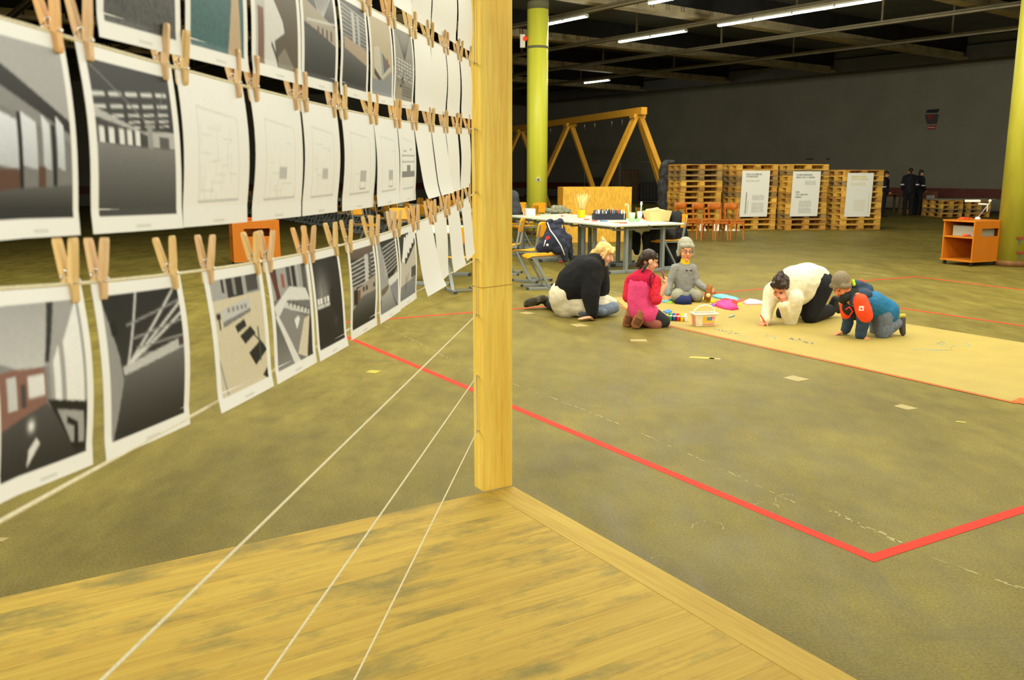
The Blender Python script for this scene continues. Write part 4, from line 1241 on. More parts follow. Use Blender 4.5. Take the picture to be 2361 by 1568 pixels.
# ================================================================== THINGS ON THE CRAFT TABLE
def lump(name, prims, m, parent=None, voxel=.012, smooth=6, label=None, cat=None, group=None, disp=0.0, dscale=.05):
    """One continuous soft surface grown round capsules (p0, p1, r0, r1) and ellipsoids ('e', c, axes, radii)."""
    mb = MB()
    for q in prims:
        if q[0] == 'e':
            mb.ball(q[1], q[3], 14, 10, ax=q[2])
        else:
            p0, p1, r0, r1 = Vector(q[0]), Vector(q[1]), q[2], q[3]
            mb.ball(p0, r0, 14, 10); mb.ball(p1, r1, 14, 10)
            d = p1 - p0; L = d.length
            if L > 1e-4:
                sn = max(-1, min(1, (r0 - r1) / L)); cs = math.sqrt(max(0, 1 - sn * sn)); z = d / L
                mb.cyl(p0 + z * (r0 * sn), p1 + z * (r1 * sn), max(r0 * cs, 1e-4), max(r1 * cs, 1e-4), 16)
    tmp = mb.build('tmp', m, local=True)
    rm = tmp.modifiers.new('r', 'REMESH'); rm.mode = 'VOXEL'; rm.voxel_size = voxel; rm.use_smooth_shade = True
    if smooth:
        sm = tmp.modifiers.new('s', 'SMOOTH'); sm.factor = .5; sm.iterations = smooth
    if disp:
        tx = bpy.data.textures.new('folds', 'CLOUDS'); tx.noise_scale = dscale; tx.noise_depth = 2
        dm = tmp.modifiers.new('d', 'DISPLACE'); dm.texture = tx; dm.strength = disp; dm.mid_level = .5; dm.texture_coords = 'LOCAL'
    dg = bpy.context.evaluated_depsgraph_get()
    me = bpy.data.meshes.new_from_object(tmp.evaluated_get(dg))
    old = tmp.data; bpy.data.objects.remove(tmp); bpy.data.meshes.remove(old)
    me.name = name
    if parent is not None:
        me.transform(INV[parent.name]); org = Vector((0, 0, 0))
    else:
        n = len(me.vertices); co = np.empty(n * 3, np.float32); me.vertices.foreach_get('co', co); co = co.reshape(-1, 3)
        lo, hi = co.min(0), co.max(0); org = Vector(((lo[0] + hi[0]) / 2, (lo[1] + hi[1]) / 2, lo[2]))
        me.transform(Matrix.Translation(-org))
    me.materials.clear(); me.materials.append(m)
    me.polygons.foreach_set('material_index', [0] * len(me.polygons))
    me.polygons.foreach_set('use_smooth', [True] * len(me.polygons))
    me.update()
    o = bpy.data.objects.new(name, me); o.location = org; COL.objects.link(o)
    if parent is not None: o.parent = parent
    if label: tag(o, label, cat, group)
    INV[o.name] = INV[parent.name] if parent is not None else Matrix.Translation(org).inverted()
    return o
XA = (Vector((1, 0, 0)), Vector((0, 1, 0)), Vector((0, 0, 1)))
cols = {'white': S(236, 234, 220), 'yellow': S(240, 200, 20), 'orange': S(250, 150, 20), 'red': S(225, 50, 40), 'green': S(60, 150, 70), 'mint': S(170, 214, 160), 'blue': S(50, 110, 180), 'navy': S(34, 40, 66), 'black': S(20, 20, 22), 'beige': S(222, 200, 140), 'pink': S(240, 90, 140)}
def pm_(c, rough=.5): return mat('plain_' + c, cols[c], rough)
# white carton with orange band
b0 = T(1220, 496); t = thing('gift_box', 'white box with an orange band on the craft table', 'box', b0, .3)
mb = MB(); mb.box((0, 0, .06), (.17, .23, .12)); mb.build('carton', pm_('white'), t, local=True, bevel=.004)
mb = MB(); mb.box((0, 0, .0605), (.174, .03, .123)); mb.build('band', pm_('orange'), t, local=True)
# grey cloth bag
g0 = T(1286, 492)
lump('cloth_bag', [(g0 + Vector((-.20, 0, .05)), g0 + Vector((.22, 0, .045)), .05, .045), (g0 + Vector((-.08, .02, .1)), g0 + Vector((.08, .02, .10)), .06, .055), (g0 + Vector((.1, 0, .09)), g0 + Vector((.26, -.02, .02)), .05, .02)],
     mat('bag_grey', S(140, 142, 118), .9, noise=.35, nscale=18), None, .012, 3, 'crumpled grey green cloth bag on the craft table', 'bag', disp=.035, dscale=.045)
# yellow tin of skewers
y0 = T(1340, 502); t = thing('yellow_tin', 'square yellow tin holding wooden skewers on the craft table', 'tin', y0, .4)
mb = MB(); 
for dx, dy, sx, sy in ((0, -.048, .1, .004), (0, .048, .1, .004), (-.048, 0, .004, .1), (.048, 0, .004, .1)): mb.box((dx, dy, .07), (sx, sy, .14))
mb.box((0, 0, .003), (.1, .1, .006)); mb.build('tin_body', pm_('yellow'), t, local=True)
m_sk = mat('skewer_wood', S(236, 214, 150), .6)
r = random.Random(5)
for i in range(26):
    a = r.uniform(0, 2 * PI); sp = r.uniform(.02, .16)
    q0 = y0 + Vector((r.uniform(-.03, .03), r.uniform(-.03, .03), .008)); q1 = y0 + Vector((sp * math.cos(a) * 1.05, sp * math.sin(a) * .6, r.uniform(.36, .43)))
    mb = MB(); mb.cyl(q0, q1, .0028, .0024, 5); tag(mb.build('wooden_skewer', m_sk), 'thin wooden skewer standing in the yellow tin', 'skewer', 'wooden skewers in the yellow tin')
# crate of dark pens
c0 = T(1405, 507); t = thing('pen_crate', 'low dark crate packed with felt pens on the craft table', 'crate', c0 + Vector((0, .08, 0)), math.radians(8))
m_cr = mat('crate_navy', S(34, 36, 52), .5)
mb = MB(); mb.box((0, 0, .004), (.54, .2, .008)); mb.build('crate_floor', m_cr, t, local=True)
for dx, dy, sx, sy in ((0, -.098, .54, .006), (0, .098, .54, .006), (-.268, 0, .006, .2), (.268, 0, .006, .2)):
    mb = MB(); mb.box((dx, dy, .055), (sx, sy, .1)); mb.build('crate_side', m_cr, t, local=True)
pc_ = ['navy', 'black', 'white', 'orange', 'red', 'navy', 'black', 'blue', 'navy', 'yellow']
for i in range(44):
    q = c0 + Vector((-.25 + (i % 22) * .0238, .02 + (i // 22) * .09, .012)); h = r.uniform(.13, .165)
    col = pc_[r.randrange(10)] if i % 22 > 12 else r.choice(('navy', 'black', 'navy', 'black', 'white'))
    mb = MB(); lean = Vector((r.uniform(-.012, .012), r.uniform(-.01, .01), 0))
    mb.cyl(q, q + lean + Vector((0, 0, h)), .009, .009, 7); tag(mb.build('felt_pen', pm_(col)), col + ' felt pen standing upright in the dark crate', 'pen', 'felt pens in the dark crate')
# cups
def cup(c, r0, r1, h, m, name, label):
    mb = MB(); mb.lathe(c, [(r0 * .9, .0), (r0, .004), (r1, h), (r1 - .004, h), (r0 - .004, .008), (0.0001, .008)], 18)
    return tag(mb.build(name, m), label, 'cup')
cup(T(1457, 511), .042, .055, .145, mat('mint_plastic', S(176, 222, 170), .35), 'craft_cup', 'mint green plastic cup on the craft table')
cup(T(1475, 506), .034, .046, .135, mat('white_plastic', S(240, 238, 228), .35), 'craft_cup', 'white paper cup beside the mint cup')
q = T(1452, 511)
mb = MB(); mb.tube([q + Vector((-.005, 0, .01)), q + Vector((-.03, 0, .24)), q + Vector((-.035, 0, .27)), q + Vector((-.06, 0, .285)), q + Vector((-.078, 0, .265)), q + Vector((-.075, 0, .24))], .011, 8)
tag(mb.build('hooked_handle', mat('mint_plastic')), 'mint hooked plastic handle standing in the mint cup', 'handle')
q = T(1476, 506)
mb = MB(); mb.tube([q + Vector((.0, 0, .012)), q + Vector((.012, 0, .22)), q + Vector((.014, 0, .26)), q + Vector((.014, 0, .30))], [.008, .010, .022, .012], 8)
tag(mb.build('spatula', mat('white_plastic')), 'white round ended spatula standing in the white cup', 'spatula')
for i, cn in enumerate(('yellow', 'green', 'red', 'orange', 'green', 'red', 'yellow', 'green')):
    a = T(1473, 506) + Vector((-.025 + .007 * i, .005, .012)); bq = a + Vector((-.035 + .011 * i, 0, .19))
    mb = MB(); mb.bar(a, bq, .009, .003); tag(mb.build('striped_stick', pm_(cn)), cn + ' craft stick standing in the white cup', 'craft stick', 'coloured craft sticks in the white cup')
def ring(c, R, rin, h, m, label):
    mb = MB(); mb.lathe(c, [(rin, 0), (R, 0), (R, h), (rin, h), (rin, 0)], 20, smooth=False); tag(mb.build('tape_roll', m), label, 'tape roll', 'tape rolls on the craft table')
ring(T(1498, 508), .058, .04, .05, mat('tape_orange', S(250, 160, 30), .4), 'orange tape roll before the beige carton')
ring(T(1489, 509) + Vector((-.03, .03, 0)), .05, .035, .045, pm_('red'), 'red tape roll touching the orange one')
ring(T(1474, 510), .058, .04, .045, mat('mint_plastic'), 'mint tape roll beside the mint cup')
ring(T(1481, 511) , .05, .035, .03, pm_('white'), 'flat white tape roll among the other rolls')
# beige carton with dough
k0 = T(1517, 510) + Vector((0, .1, 0)); t = thing('beige_carton', 'open beige cardboard tray box full of clay on the craft table', 'box', k0, math.radians(20))
mb = MB()
w0, w1, d0, d1, hh = .17, .205, .10, .125, .165
lo = [(-w0, -d0, 0), (w0, -d0, 0), (w0, d0, 0), (-w0, d0, 0)]; hi = [(-w1, -d1, hh), (w1, -d1, hh), (w1, d1, hh), (-w1, d1, hh)]
li = [(x * .96, y * .95, .006) for x, y, z in lo]; hi_i = [(x * .965, y * .955, hh) for x, y, z in hi]
mb.add(lo + hi + li + hi_i, [(3, 2, 1, 0)] + [(i, (i + 1) % 4, 4 + (i + 1) % 4, 4 + i) for i in range(4)] + [(4 + i, 4 + (i + 1) % 4, 12 + (i + 1) % 4, 12 + i) for i in range(4)] + [(8 + (i + 1) % 4, 8 + i, 12 + i, 12 + (i + 1) % 4) for i in range(4)] + [(8, 9, 10, 11)])
mb.build('carton', mat('carton_beige', S(224, 204, 140), .7), t, local=True)
lump('modelling_clay', [(k0 + Vector((-.17, -.02, .16)), k0 + Vector((.0, 0, .175)), .035, .045), (k0 + Vector((.02, .0, .16)), k0 + Vector((.12, .02, .15)), .035, .03)], mat('clay_beige', S(216, 192, 138), .8, noise=.2, nscale=30), None, .01, 2, 'lumpy beige clay heaped on the carton', 'clay', disp=.012, dscale=.03)
# flat scraps and pens lying about
flat = [(1240, 497, .1, .02, 'orange'), (1262, 493, .12, .03, 'white'), (1282, 496, .10, .06, 'white'), (1296, 499, .05, .02, 'red'), (1312, 500, .14, .05, 'white'), (1322, 494, .05, .03, 'orange'), (1333, 504, .06, .05, 'white'), (1352, 507, .09, .02, 'red'), (1358, 503, .11, .05, 'white'), (1371, 510, .10, .022, 'red'), (1392, 510.5, .13, .022, 'blue'), (1404, 513, .07, .012, 'white'), (1423, 514, .1, .015, 'orange'), (1437, 515, .12, .015, 'red'), (1415, 512, .06, .03, 'white'), (1330, 491, .03, .05, 'orange')]
for i, (x, y, w, h, cn) in enumerate(flat):
    q = T(x, y); mb = MB()
    if h < .025:
        d = Matrix.Rotation(r.uniform(-.5, .5), 3, 'Z') @ Vector((w / 2, 0, 0)); up = Vector((0, 0, .008))
        mb.cyl(q - d + up, q + d + up, .008, .008, 7); nm, ct = 'crayon', 'crayon'
    else:
        mb.box(q + Vector((0, 0, .003)), (w, h * 1.6, .006), r.uniform(-.6, .6)); nm, ct = 'paper_scrap', 'paper scrap'
    tag(mb.build(nm, pm_(cn)), '%s %s lying flat on the craft table' % (cn, ct), ct, '%s %ss on the craft table' % (cn, ct))

# ---- navy jacket over the chair back, black coats at the far chair
zj = ch_j.y
def J(x, y, dz=0.0): return P(x, y, zj - .12 + dz)
m_navy = mat('jacket_navy', S(38, 42, 62), .75, noise=.25, nscale=12, bump=.25)
jk = thing('navy_jacket', 'navy jacket with white piping hung over a school chair', 'jacket', Vector((J(1285, 600).x, zj, 0)))
lump('shell', [(J(1268, 518, .02), J(1292, 512, .05), .05, .05), (J(1272, 530), J(1262, 565, -.05), .075, .10), (J(1290, 528, .04), J(1300, 572, .02), .075, .09), (J(1262, 560, -.06), J(1246, 572, -.06), .07, .06), (J(1296, 560, -.06), J(1304, 598, -.06), .055, .04), (J(1308, 548, .08), J(1317, 596, .1), .06, .035), (J(1280, 548, -.02), J(1285, 574, -.04), .1, .085), (J(1264, 512), J(1270, 508), .035, .03)], m_navy, jk, .013, 3, disp=.03, dscale=.07)
m_refl = mat('reflective_white', S(235, 236, 240), .4)
mb = MB(); mb.tube([J(1262, 513, -.09), J(1266, 524, -.11), J(1268, 530, -.12), J(1280, 546, -.15), J(1293, 566, -.15), J(1302, 588, -.12)], .008, 6); mb.build('piping', m_refl, jk)
mb = MB(); mb.tube([J(1258, 553, -.17), J(1254, 568, -.175)], .007, 6); mb.build('zip_pull', m_refl, jk)
mb = MB(); mb.ball(J(1262, 565, -.165), (.017, .006, .017)); mb.build('button', m_refl, jk)
mb = MB(); mb.bar(J(1259, 551, -.17), J(1267, 546, -.165), .01, .036); mb.build('brand_label', pm_('red'), jk)
mb = MB(); mb.ball(J(1293, 603, -.06), (.035, .03, .015)); mb.build('cuff_lining', mat('lining_red', S(150, 40, 40), .8), jk)
zk = ch_k.y
zk = G(1548, 616).y
def K(x, y, dz=0.0): return P(x, y, zk + dz)
m_coat = mat('coat_black', S(18, 18, 20), .8, noise=.3, nscale=10, bump=.2)
lump('black_coat', [(K(1548, 497, .25), K(1566, 505, .25), .09, .1), (K(1562, 505, .2), K(1572, 590, .1), .13, .15), (K(1545, 545, .1), K(1550, 612, .05), .14, .10), (K(1515, 530, .1), K(1520, 612, .1), .12, .08), (K(1492, 545, .15), K(1496, 600, .2), .09, .07)], m_coat, None, .02, 3, 'black coats heaped over the chair at the craft table end', 'coat', disp=.05, dscale=.1)
lump('black_coat', [(K(1452, 536, .5), K(1462, 545, .5), .07, .1), (K(1450, 550, .5), K(1447, 578, .5), .08, .05), (K(1466, 545, .5), K(1468, 580, .5), .09, .06)], m_coat, None, .02, 3, 'black coat hanging under the craft table between the legs', 'coat', disp=.04, dscale=.1)
q = G(1192, 545); q = P(1192, 470, 17.5)
lump('grey_coat', [(P(1184, 450, 17.5), P(1188, 490, 17.5), .10, .13), (P(1190, 455, 17.5), P(1194, 500, 17.5), .06, .05)], mat('coat_grey', S(60, 64, 70), .85, noise=.3, nscale=10), None, .02, 3, 'dark grey coat on a chair half hidden by the corner post', 'coat', disp=.04, dscale=.1)

# ================================================================== SHELF TROLLEYS
m_tro = wood('trolley_beech', S(206, 124, 30), S(182, 100, 18), 'X', 3.5, .42, .4)
m_tro2 = wood('trolley_beech_vertical', S(200, 116, 28), S(174, 94, 16), 'Z', 3.5, .42, .4)
def trolley(loc, rz, label):
    """Open on the -x side with a shelf; solid front (-y) with a hand slot."""
    t = thing('shelf_trolley', label, 'trolley', loc, rz)
    W, Dp, z0, z1 = .76, .62, .07, .75
    th = .025
    def part(name, c, s, m=m_tro):
        mb = MB(); mb.box(c, s); return mb.build(name, m, t, local=True, bevel=.003)
    part('top_panel', (0, 0, z1 - th / 2), (W, Dp, th)); part('bottom_panel', (0, 0, z0 + th / 2), (W, Dp, th))
    part('right_panel', (W / 2 - th / 2, 0, (z0 + z1) / 2), (th, Dp - .002, z1 - z0 - 2 * th), m_tro2)
    part('back_panel', (0, Dp / 2 - th / 2, (z0 + z1) / 2), (W - .06, th, z1 - z0 - 2 * th), m_tro2)
    part('shelf', (-.01, 0, .47), (W - .06, Dp - .055, th))
    mb = MB(); y = -Dp / 2 + th / 2; hx0, hx1, hz0, hz1 = -.20, .22, .49, .62
    for x0, x1, a, b in ((-W / 2, hx0, z0 + th, z1 - th), (hx1, W / 2 - th, z0 + th, z1 - th), (hx0, hx1, z0 + th, hz0), (hx0, hx1, hz1, z1 - th)):
        mb.box(((x0 + x1) / 2, y, (a + b) / 2), (x1 - x0, th, b - a))
    mb.build('slotted_front', m_tro2, t, local=True)
    for sx in (-1, 1):
        for sy in (-1, 1):
            mb = MB(); mb.cyl((sx * (W / 2 - .06) - .012, sy * (Dp / 2 - .06), .03), (sx * (W / 2 - .06) + .012, sy * (Dp / 2 - .06), .03), .03, n=14)
            mb.box((sx * (W / 2 - .06), sy * (Dp / 2 - .06), .062), (.03, .03, .016)); mb.build('caster', mat('caster_black', S(24, 24, 24), .5), t, local=True)
    return Matrix.Translation(loc) @ Matrix.Rotation(rz, 4, 'Z')
rzt = math.radians(25)
def trolley_at(x, y, label):
    """pixel of the near bottom corner (-x,-y)"""
    p = G(x, y, .07); p.z = 0
    loc = p - Matrix.Rotation(rzt, 3, 'Z') @ Vector((-.38, -.31, 0))
    return trolley(loc, rzt, label)
M1 = trolley_at(540, 606, 'orange brown shelf trolley standing alone behind the prints')
M2 = trolley_at(2240, 606, 'orange brown shelf trolley beside the yellow column')
m_cab = mat('cable_orange', S(250, 84, 40), .4)
def cable(M, c, label, R=.09):
    pts = []
    for i in range(40):
        a = i / 39 * 2 * PI * 2.6; rr = R * (1 + .25 * math.sin(a * .7))
        pts.append(M @ Vector((c[0] + rr * math.cos(a) * 1.5, c[1] + rr * math.sin(a), c[2] + .01 + .014 * abs(math.sin(a * .5 + i * .1)) + i * .0004)))
    mb = MB(); mb.tube(pts, .007, 6); tag(mb.build('orange_cable', m_cab), label, 'cable')
cable(M1, (-.12, -.05, .75), 'coiled orange cable on the lone trolley')
cable(M2, (-.16, .06, .75), 'coiled orange cable on the trolley by the yellow column', .07)
mb = MB(); mb.cyl(M1 @ Vector((.16, 0, .751)), M1 @ Vector((.16, 0, .80)), .018, .014, 10); tag(mb.build('small_bottle', pm_('white')), 'tiny white bottle on the lone trolley', 'bottle')
mb = MB(); mb.box((0, 0, .57), (.5, .4, .17))
for q in mb.v: q[:] = (M2 @ q)[:]
tag(mb.build('projector', mat('device_grey', S(160, 158, 140), .5)), 'flat grey device on the upper trolley shelf by the column', 'device')
cable(M2, (-.30, -.10, .483), 'orange cable end inside the trolley by the column', .04)
# lamp stand on the trolley by the column
lp = M2 @ Vector((.2, .1, .75)); t = thing('desk_lamp', 'white angled lamp stand on the trolley by the yellow column', 'lamp', lp)
zz = lp.y
mb = MB(); mb.lathe(lp, [(.045, 0), (.045, .02), (.02, .04)], 14); mb.build('base', pm_('white'), t)
mb = MB(); mb.tube([lp + Vector((0, 0, .03)), P(2281, 470, zz), P(2283, 463, zz)], .011, 7); mb.build('stem', mat('steel_pale', S(170, 172, 170), .35, metal=.6), t)
mb = MB(); mb.tube([P(2276, 488, zz), P(2277, 471, zz), P(2256, 470, zz)], .014, 7); mb.build('arm', pm_('white'), t)
mb = MB(); mb.bar(P(2226, 463, zz), P(2259, 463, zz), .05, .035); mb.build('lamp_head', pm_('white'), t)
mb = MB(); mb.ball(P(2283, 463, zz), .025); mb.build('joint', pm_('white'), t)

# ================================================================== SWING FRAME, COUNTER BOX, BACKGROUND
m_swing = wood('swing_timber', S(236, 178, 62), S(212, 146, 36), 'Z', 3, .5, .6)
sw_o = P(1470, 262, 28.6); base = Vector((sw_o.x, sw_o.y, 0))
sw = thing('swing_frame', 'tall yellow timber swing frame with A-shaped legs behind the craft table', 'swing frame', base)
top = sw_o.z
DU = (P(1240, 279, 37.2) - P(1470, 266, 28.6)); DU.z = 0; DU.normalize(); DV = Vector((DU.y, -DU.x, 0))
if DV.x < 0: DV = -DV
def SWP(u, v, z): return base + DU * u + DV * v + Vector((0, 0, z))
mb = MB(); mb.bar(SWP(-.45, 0, top + .06), SWP(15.0, 0, top + .06), .2, .22); mb.build('beam', m_swing, sw)
for fu in (0.0, 5.6, 11.2):
    for off in (-.09, .09):
        mb = MB(); mb.bar(SWP(fu + off, -.04, top - .02), SWP(fu + off, -1.62, 0), .10, .16, up=DU); mb.build('near_leg', m_swing, sw)
    mb = MB(); mb.bar(SWP(fu + .0, .04, top - .05), SWP(fu + .0, 1.35, 0), .16, .16, up=DU); mb.build('far_leg', m_swing, sw)
    mb = MB(); mb.box(SWP(fu, 0, top - .08), (.34, .4, .12), math.atan2(DU.y, DU.x)); mb.build('head_block', m_swing, sw)
mb = MB(); mb.bar(SWP(-.05, .06, top - .05), SWP(-.9, 1.1, 0), .15, .15, up=DU); mb.build('end_brace', m_swing, sw)
for hu in (1.1, 1.9, 3.3, 4.2, 7.6):
    mb = MB(); mb.cyl(SWP(hu, 0, top - .05), SWP(hu, 0, top - .32), .018, n=8); mb.build('hook_bolt', m_zinc, sw)
m_osb = mat('osb_board', S(232, 176, 58), .6, noise=.22, nscale=26, stretch=(1, 1, .35))
bx0, bx1 = P(1298, 470, 19.6), P(1456, 470, 19.9); bx0.z = bx1.z = 0
t = thing('counter_box', 'open topped yellow chipboard box behind the craft table', 'box', (bx0 + bx1) / 2)
wv = bx1 - bx0; dv = Vector((-wv.y, wv.x, 0)).normalized() * .5; hb = 1.21
def panel(name, a, b, z0, z1, th):
    d = (b - a).normalized(); n = Vector((-d.y, d.x, 0)) * th
    mb = MB(); mb.prism([a + Vector((0, 0, z0)), b + Vector((0, 0, z0)), b + n + Vector((0, 0, z0)), a + n + Vector((0, 0, z0))], (0, 0, z1 - z0)); return mb.build(name, m_osb, t)
panel('front_panel', bx0, bx0 + wv * .45, 0, hb, .025); panel('front_panel', bx0 + wv * .452, bx1, 0, hb, .025)
panel('side_panel', bx0 + dv, bx0 + dv * .06, 0, hb, .025); panel('side_panel', bx1 + dv * .06, bx1 + dv, 0, hb - .03, .025); panel('back_panel', bx1 + dv, bx0 + dv, 0, hb, .025)
mb = MB(); mb.prism([bx0 + wv * .66 + dv * .1 + Vector((0, 0, hb - .05)), bx1 + dv * .1 + Vector((0, 0, hb - .05)), bx1 + dv * .9 + Vector((0, 0, hb - .05)), bx0 + wv * .66 + dv * .9 + Vector((0, 0, hb - .05))], (0, 0, .02)); mb.build('inner_lid', mat('lid_pale', S(200, 196, 190), .5), t)

# dim store of boxes, racks and fence along the wall behind the swing frame
m_bx = [mat('store_box_%d' % i, c, .8, noise=.2, nscale=4) for i, c in enumerate((S(84, 60, 44), S(60, 56, 54), S(104, 80, 56), S(44, 44, 48)))]
rr = random.Random(21)
spots = [(17.5, 18.6, 1.3, .9, 1.1), (15.7, 18.4, 1.2, .8, 1.5), (13.9, 18.7, 1.3, .8, .9), (12.2, 18.3, 1.1, .9, 1.4), (10.3, 18.5, 1.3, .9, 1.0), (8.6, 18.7, 1.0, .8, 1.6), (6.9, 18.4, 1.2, .8, 1.1), (5.2, 18.6, 1.2, .9, .8)]
sd_ = ['nearest the pallet stacks', 'under the end of the swing beam', 'between the swing legs', 'below the swing hooks', 'behind the counter box', 'behind the middle swing legs', 'beside the lime column', 'deepest behind the lime column']
for i, (u, v, a, b_, h) in enumerate(reversed(spots)):
    t = thing('storage_crate', 'dim brown storage crate by the back wall, ' + sd_[i], 'crate', B(u, v))
    mb = MB(); mb.box(B(u, v, .1 + h / 2), (a, b_, h), RZ_U); mb.build('carton', m_bx[i % 4], t, bevel=.01)
    mb = MB(); mb.box(B(u, v, .1 + h + .012), (a * 1.02, b_ * 1.02, .022), RZ_U); mb.build('lid', m_bx[(i + 2) % 4], t)
    for s in (-1, 1):
        mb = MB(); mb.box(B(u + s * a * .4, v, .05), (.1, b_, .1), RZ_U); mb.build('skid', m_bx[2], t)
m_fen = mat('fence_steel', S(110, 112, 112), .5, metal=.4)
for i in range(4):
    u = 6.5 + i * 2.6; t = thing('mesh_fence_panel', 'tall steel mesh fence panel behind the swing, %s from the pallets' % ordn[i], 'fence', B(u + 1.25, 16.6))
    for du in (0, 2.5):
        mb = MB(); mb.cyl(B(u + du, 16.6, 0), B(u + du, 16.6, 2.0), .022, n=8); mb.build('post', m_fen, t)
    for z in (.15, 1.98):
        mb = MB(); mb.cyl(B(u, 16.6, z), B(u + 2.5, 16.6, z), .018, n=6); mb.build('rail', m_fen, t)
    mb = MB()
    for k in range(1, 12): mb.cyl(B(u + 2.5 * k / 12, 16.6, .15), B(u + 2.5 * k / 12, 16.6, 1.98), .004, n=4, cap=False)
    o = mb.build('mesh', m_fen, t); o['kind'] = 'stuff'
# dark bundle against the end pallet stack
q = P(1530, 420, 25.5)
lump('dark_bundle', [(P(1531, 385, 25.6), P(1528, 440, 25.6), .12, .16), (P(1531, 440, 25.6), P(1530, 520, 25.6), .16, .18), (P(1534, 374, 25.6), P(1552, 372, 25.6), .06, .05)], mat('bundle_dark', S(70, 70, 72), .9, noise=.5, nscale=8), None, .03, 2, 'dark bundle of foil and blankets beside the chairs side stack', 'bundle', disp=.1, dscale=.15)
# low pallets, board, box and table near the standing people
def low_stack(x, y, n, rz, lab):
    c = G(x, y); c.z = 0
    for i in range(n):
        pal[(i + 1) % 3].put(c + Vector((rr.uniform(-.02, .02), .4, i * .1445)), rz, 'dusty pallet, %s from the floor in %s' % (ordn[i], lab), 'dusty pallets under the board by the back wall')
    return c + Vector((0, .4, n * .1445))
ca_ = low_stack(2183, 500, 4, math.radians(94), 'the low pile beside the big brown box')
cb_ = low_stack(2246, 500, 4, math.radians(94), 'the low pile behind the trolley lamp')
lo_ = ca_.lerp(cb_, .5)
mb = MB(); mb.box(lo_ + Vector((.15, 0, .02)), (2.1, .8, .035), math.radians(8)); tag(mb.build('bench_board', mat('board_grey', S(150, 144, 130), .7, noise=.2, nscale=4)), 'long grey board laid over the two low pallet piles', 'board')
bb = G(2135, 493); bb.z = 0
bb += Vector((0, .35, 0))
pal[1].put(bb, math.radians(5), 'single pallet under the big brown box', None)
mb = MB(); mb.box(bb + Vector((0, 0, .146 + .34)), (.72, .72, .68), math.radians(5)); t = tag(mb.build('cardboard_box', mat('box_brown', S(128, 78, 52), .85, noise=.2, nscale=5), bevel=.01), 'big brown cardboard box on a pallet beside the standing people', 'box')
mb = MB(); mb.box(bb + Vector((.1, -.365, .6)), (.3, .006, .16)); o = mb.build('label_sheet', mat('sheet_grey', S(170, 170, 170), .6), t)
tb = G(2056, 494); tb.z = 0; tb += Vector((0, .5, 0)); t = thing('side_table', 'small plain wooden table behind the standing people', 'table', tb)
mb = MB(); mb.box(tb + Vector((0, 0, .72)), (.9, .6, .04)); mb.build('tabletop', m_bx[2], t)
for sx in (-1, 1):
    for sy in (-1, 1):
        mb = MB(); mb.box(tb + Vector((sx * .38, sy * .25, .35)), (.07, .07, .70)); mb.build('leg', m_bx[2], t)
# sign boards on the back wall
wp = B(0, v1 - .03)
def on_wall(x, y): return on_plane(x, y, wp, V)
t = thing('wall_sign', 'dark sign board with red marks high on the back wall', 'sign', on_wall(2150, 298))
def wall_quad(name, pts, m, dep):
    mb = MB(); mb.prism([on_wall(*q) - V * dep for q in pts], V * .02); mb.build(name, m, t)
wall_quad('top_plate', [(2135, 258), (2140, 253), (2166, 251), (2164, 257), (2160, 260), (2137, 260)], mat('sign_black', S(24, 24, 28), .6), .02)
wall_quad('board', [(2133, 264), (2164, 263), (2160, 285), (2138, 286)], mat('sign_grey', S(58, 52, 56), .6), .02)
wall_quad('red_field', [(2139, 266), (2153, 265), (2152, 274), (2141, 275)], mat('sign_red', S(120, 36, 36), .6), .03)
wall_quad('red_strip', [(2138, 290), (2158, 289), (2157, 298), (2139, 298)], mat('sign_red2', S(140, 40, 40), .6), .02)
wall_quad('pale_line', [(2139.5, 293.5), (2156.5, 293), (2156.5, 294.6), (2139.5, 295)], mat('sign_pale', S(190, 180, 170), .6), .03)
for i, (x, y, w) in enumerate(((1867, 367, 8), (1909, 367, 4))):
    mb = MB(); mb.prism([on_wall(x - w, y - 2) - V * .01, on_wall(x + w, y - 2) - V * .01, on_wall(x + w, y + 1) - V * .01, on_wall(x - w, y + 1) - V * .01], V * .02)
    tag(mb.build('wall_plate', mat('sign_grey')), ('wide' if i == 0 else 'small') + ' dark plate on the back wall above the pallet stacks', 'plate')

# ================================================================== PEOPLE
SKIN = mat('skin_light', S(232, 176, 140), .55, noise=.08, nscale=30)
SKIN2 = mat('skin_warm', S(226, 158, 112), .55, noise=.08, nscale=30)
M_EYE = mat('eye_dark', S(46, 34, 30), .3); M_LIP = mat('lips', S(190, 96, 84), .5); M_WHITE = mat('eye_white', S(236, 232, 224), .3)
def V3(*a): return Vector(a)
def head_prims(c, fwd, up, s):
    fwd = Vector(fwd).normalized(); right = fwd.cross(Vector(up)).normalized(); up = right.cross(fwd).normalized()
    ax = (right, fwd, up)
    def at(r, f, u): return c + right * (r * s) + fwd * (f * s) + up * (u * s)
    pr = [('e', at(0, -.012, .03), ax, (.074 * s, .094 * s, .088 * s)), ('e', at(0, .03, -.035), ax, (.060 * s, .062 * s, .082 * s)),
          (at(0, .066, -.098), at(0, .05, -.085), .024 * s, .034 * s), (at(0, .086, .012), at(0, .108, -.026), .010 * s, .0155 * s),
          ('e', at(.035, .058, -.035), ax, (.028 * s, .03 * s, .03 * s)), ('e', at(-.035, .058, -.035), ax, (.028 * s, .03 * s, .03 * s)),
          ('e', at(0, .078, -.06), ax, (.03 * s, .018 * s, .012 * s)), (at(-.03, .076, .03), at(.03, .076, .03), .014 * s, .014 * s)]
    for q in (-1, 1): pr.append(('e', at(q * .077, -.005, -.012), ax, (.014 * s, .024 * s, .034 * s)))
    return pr, at, ax
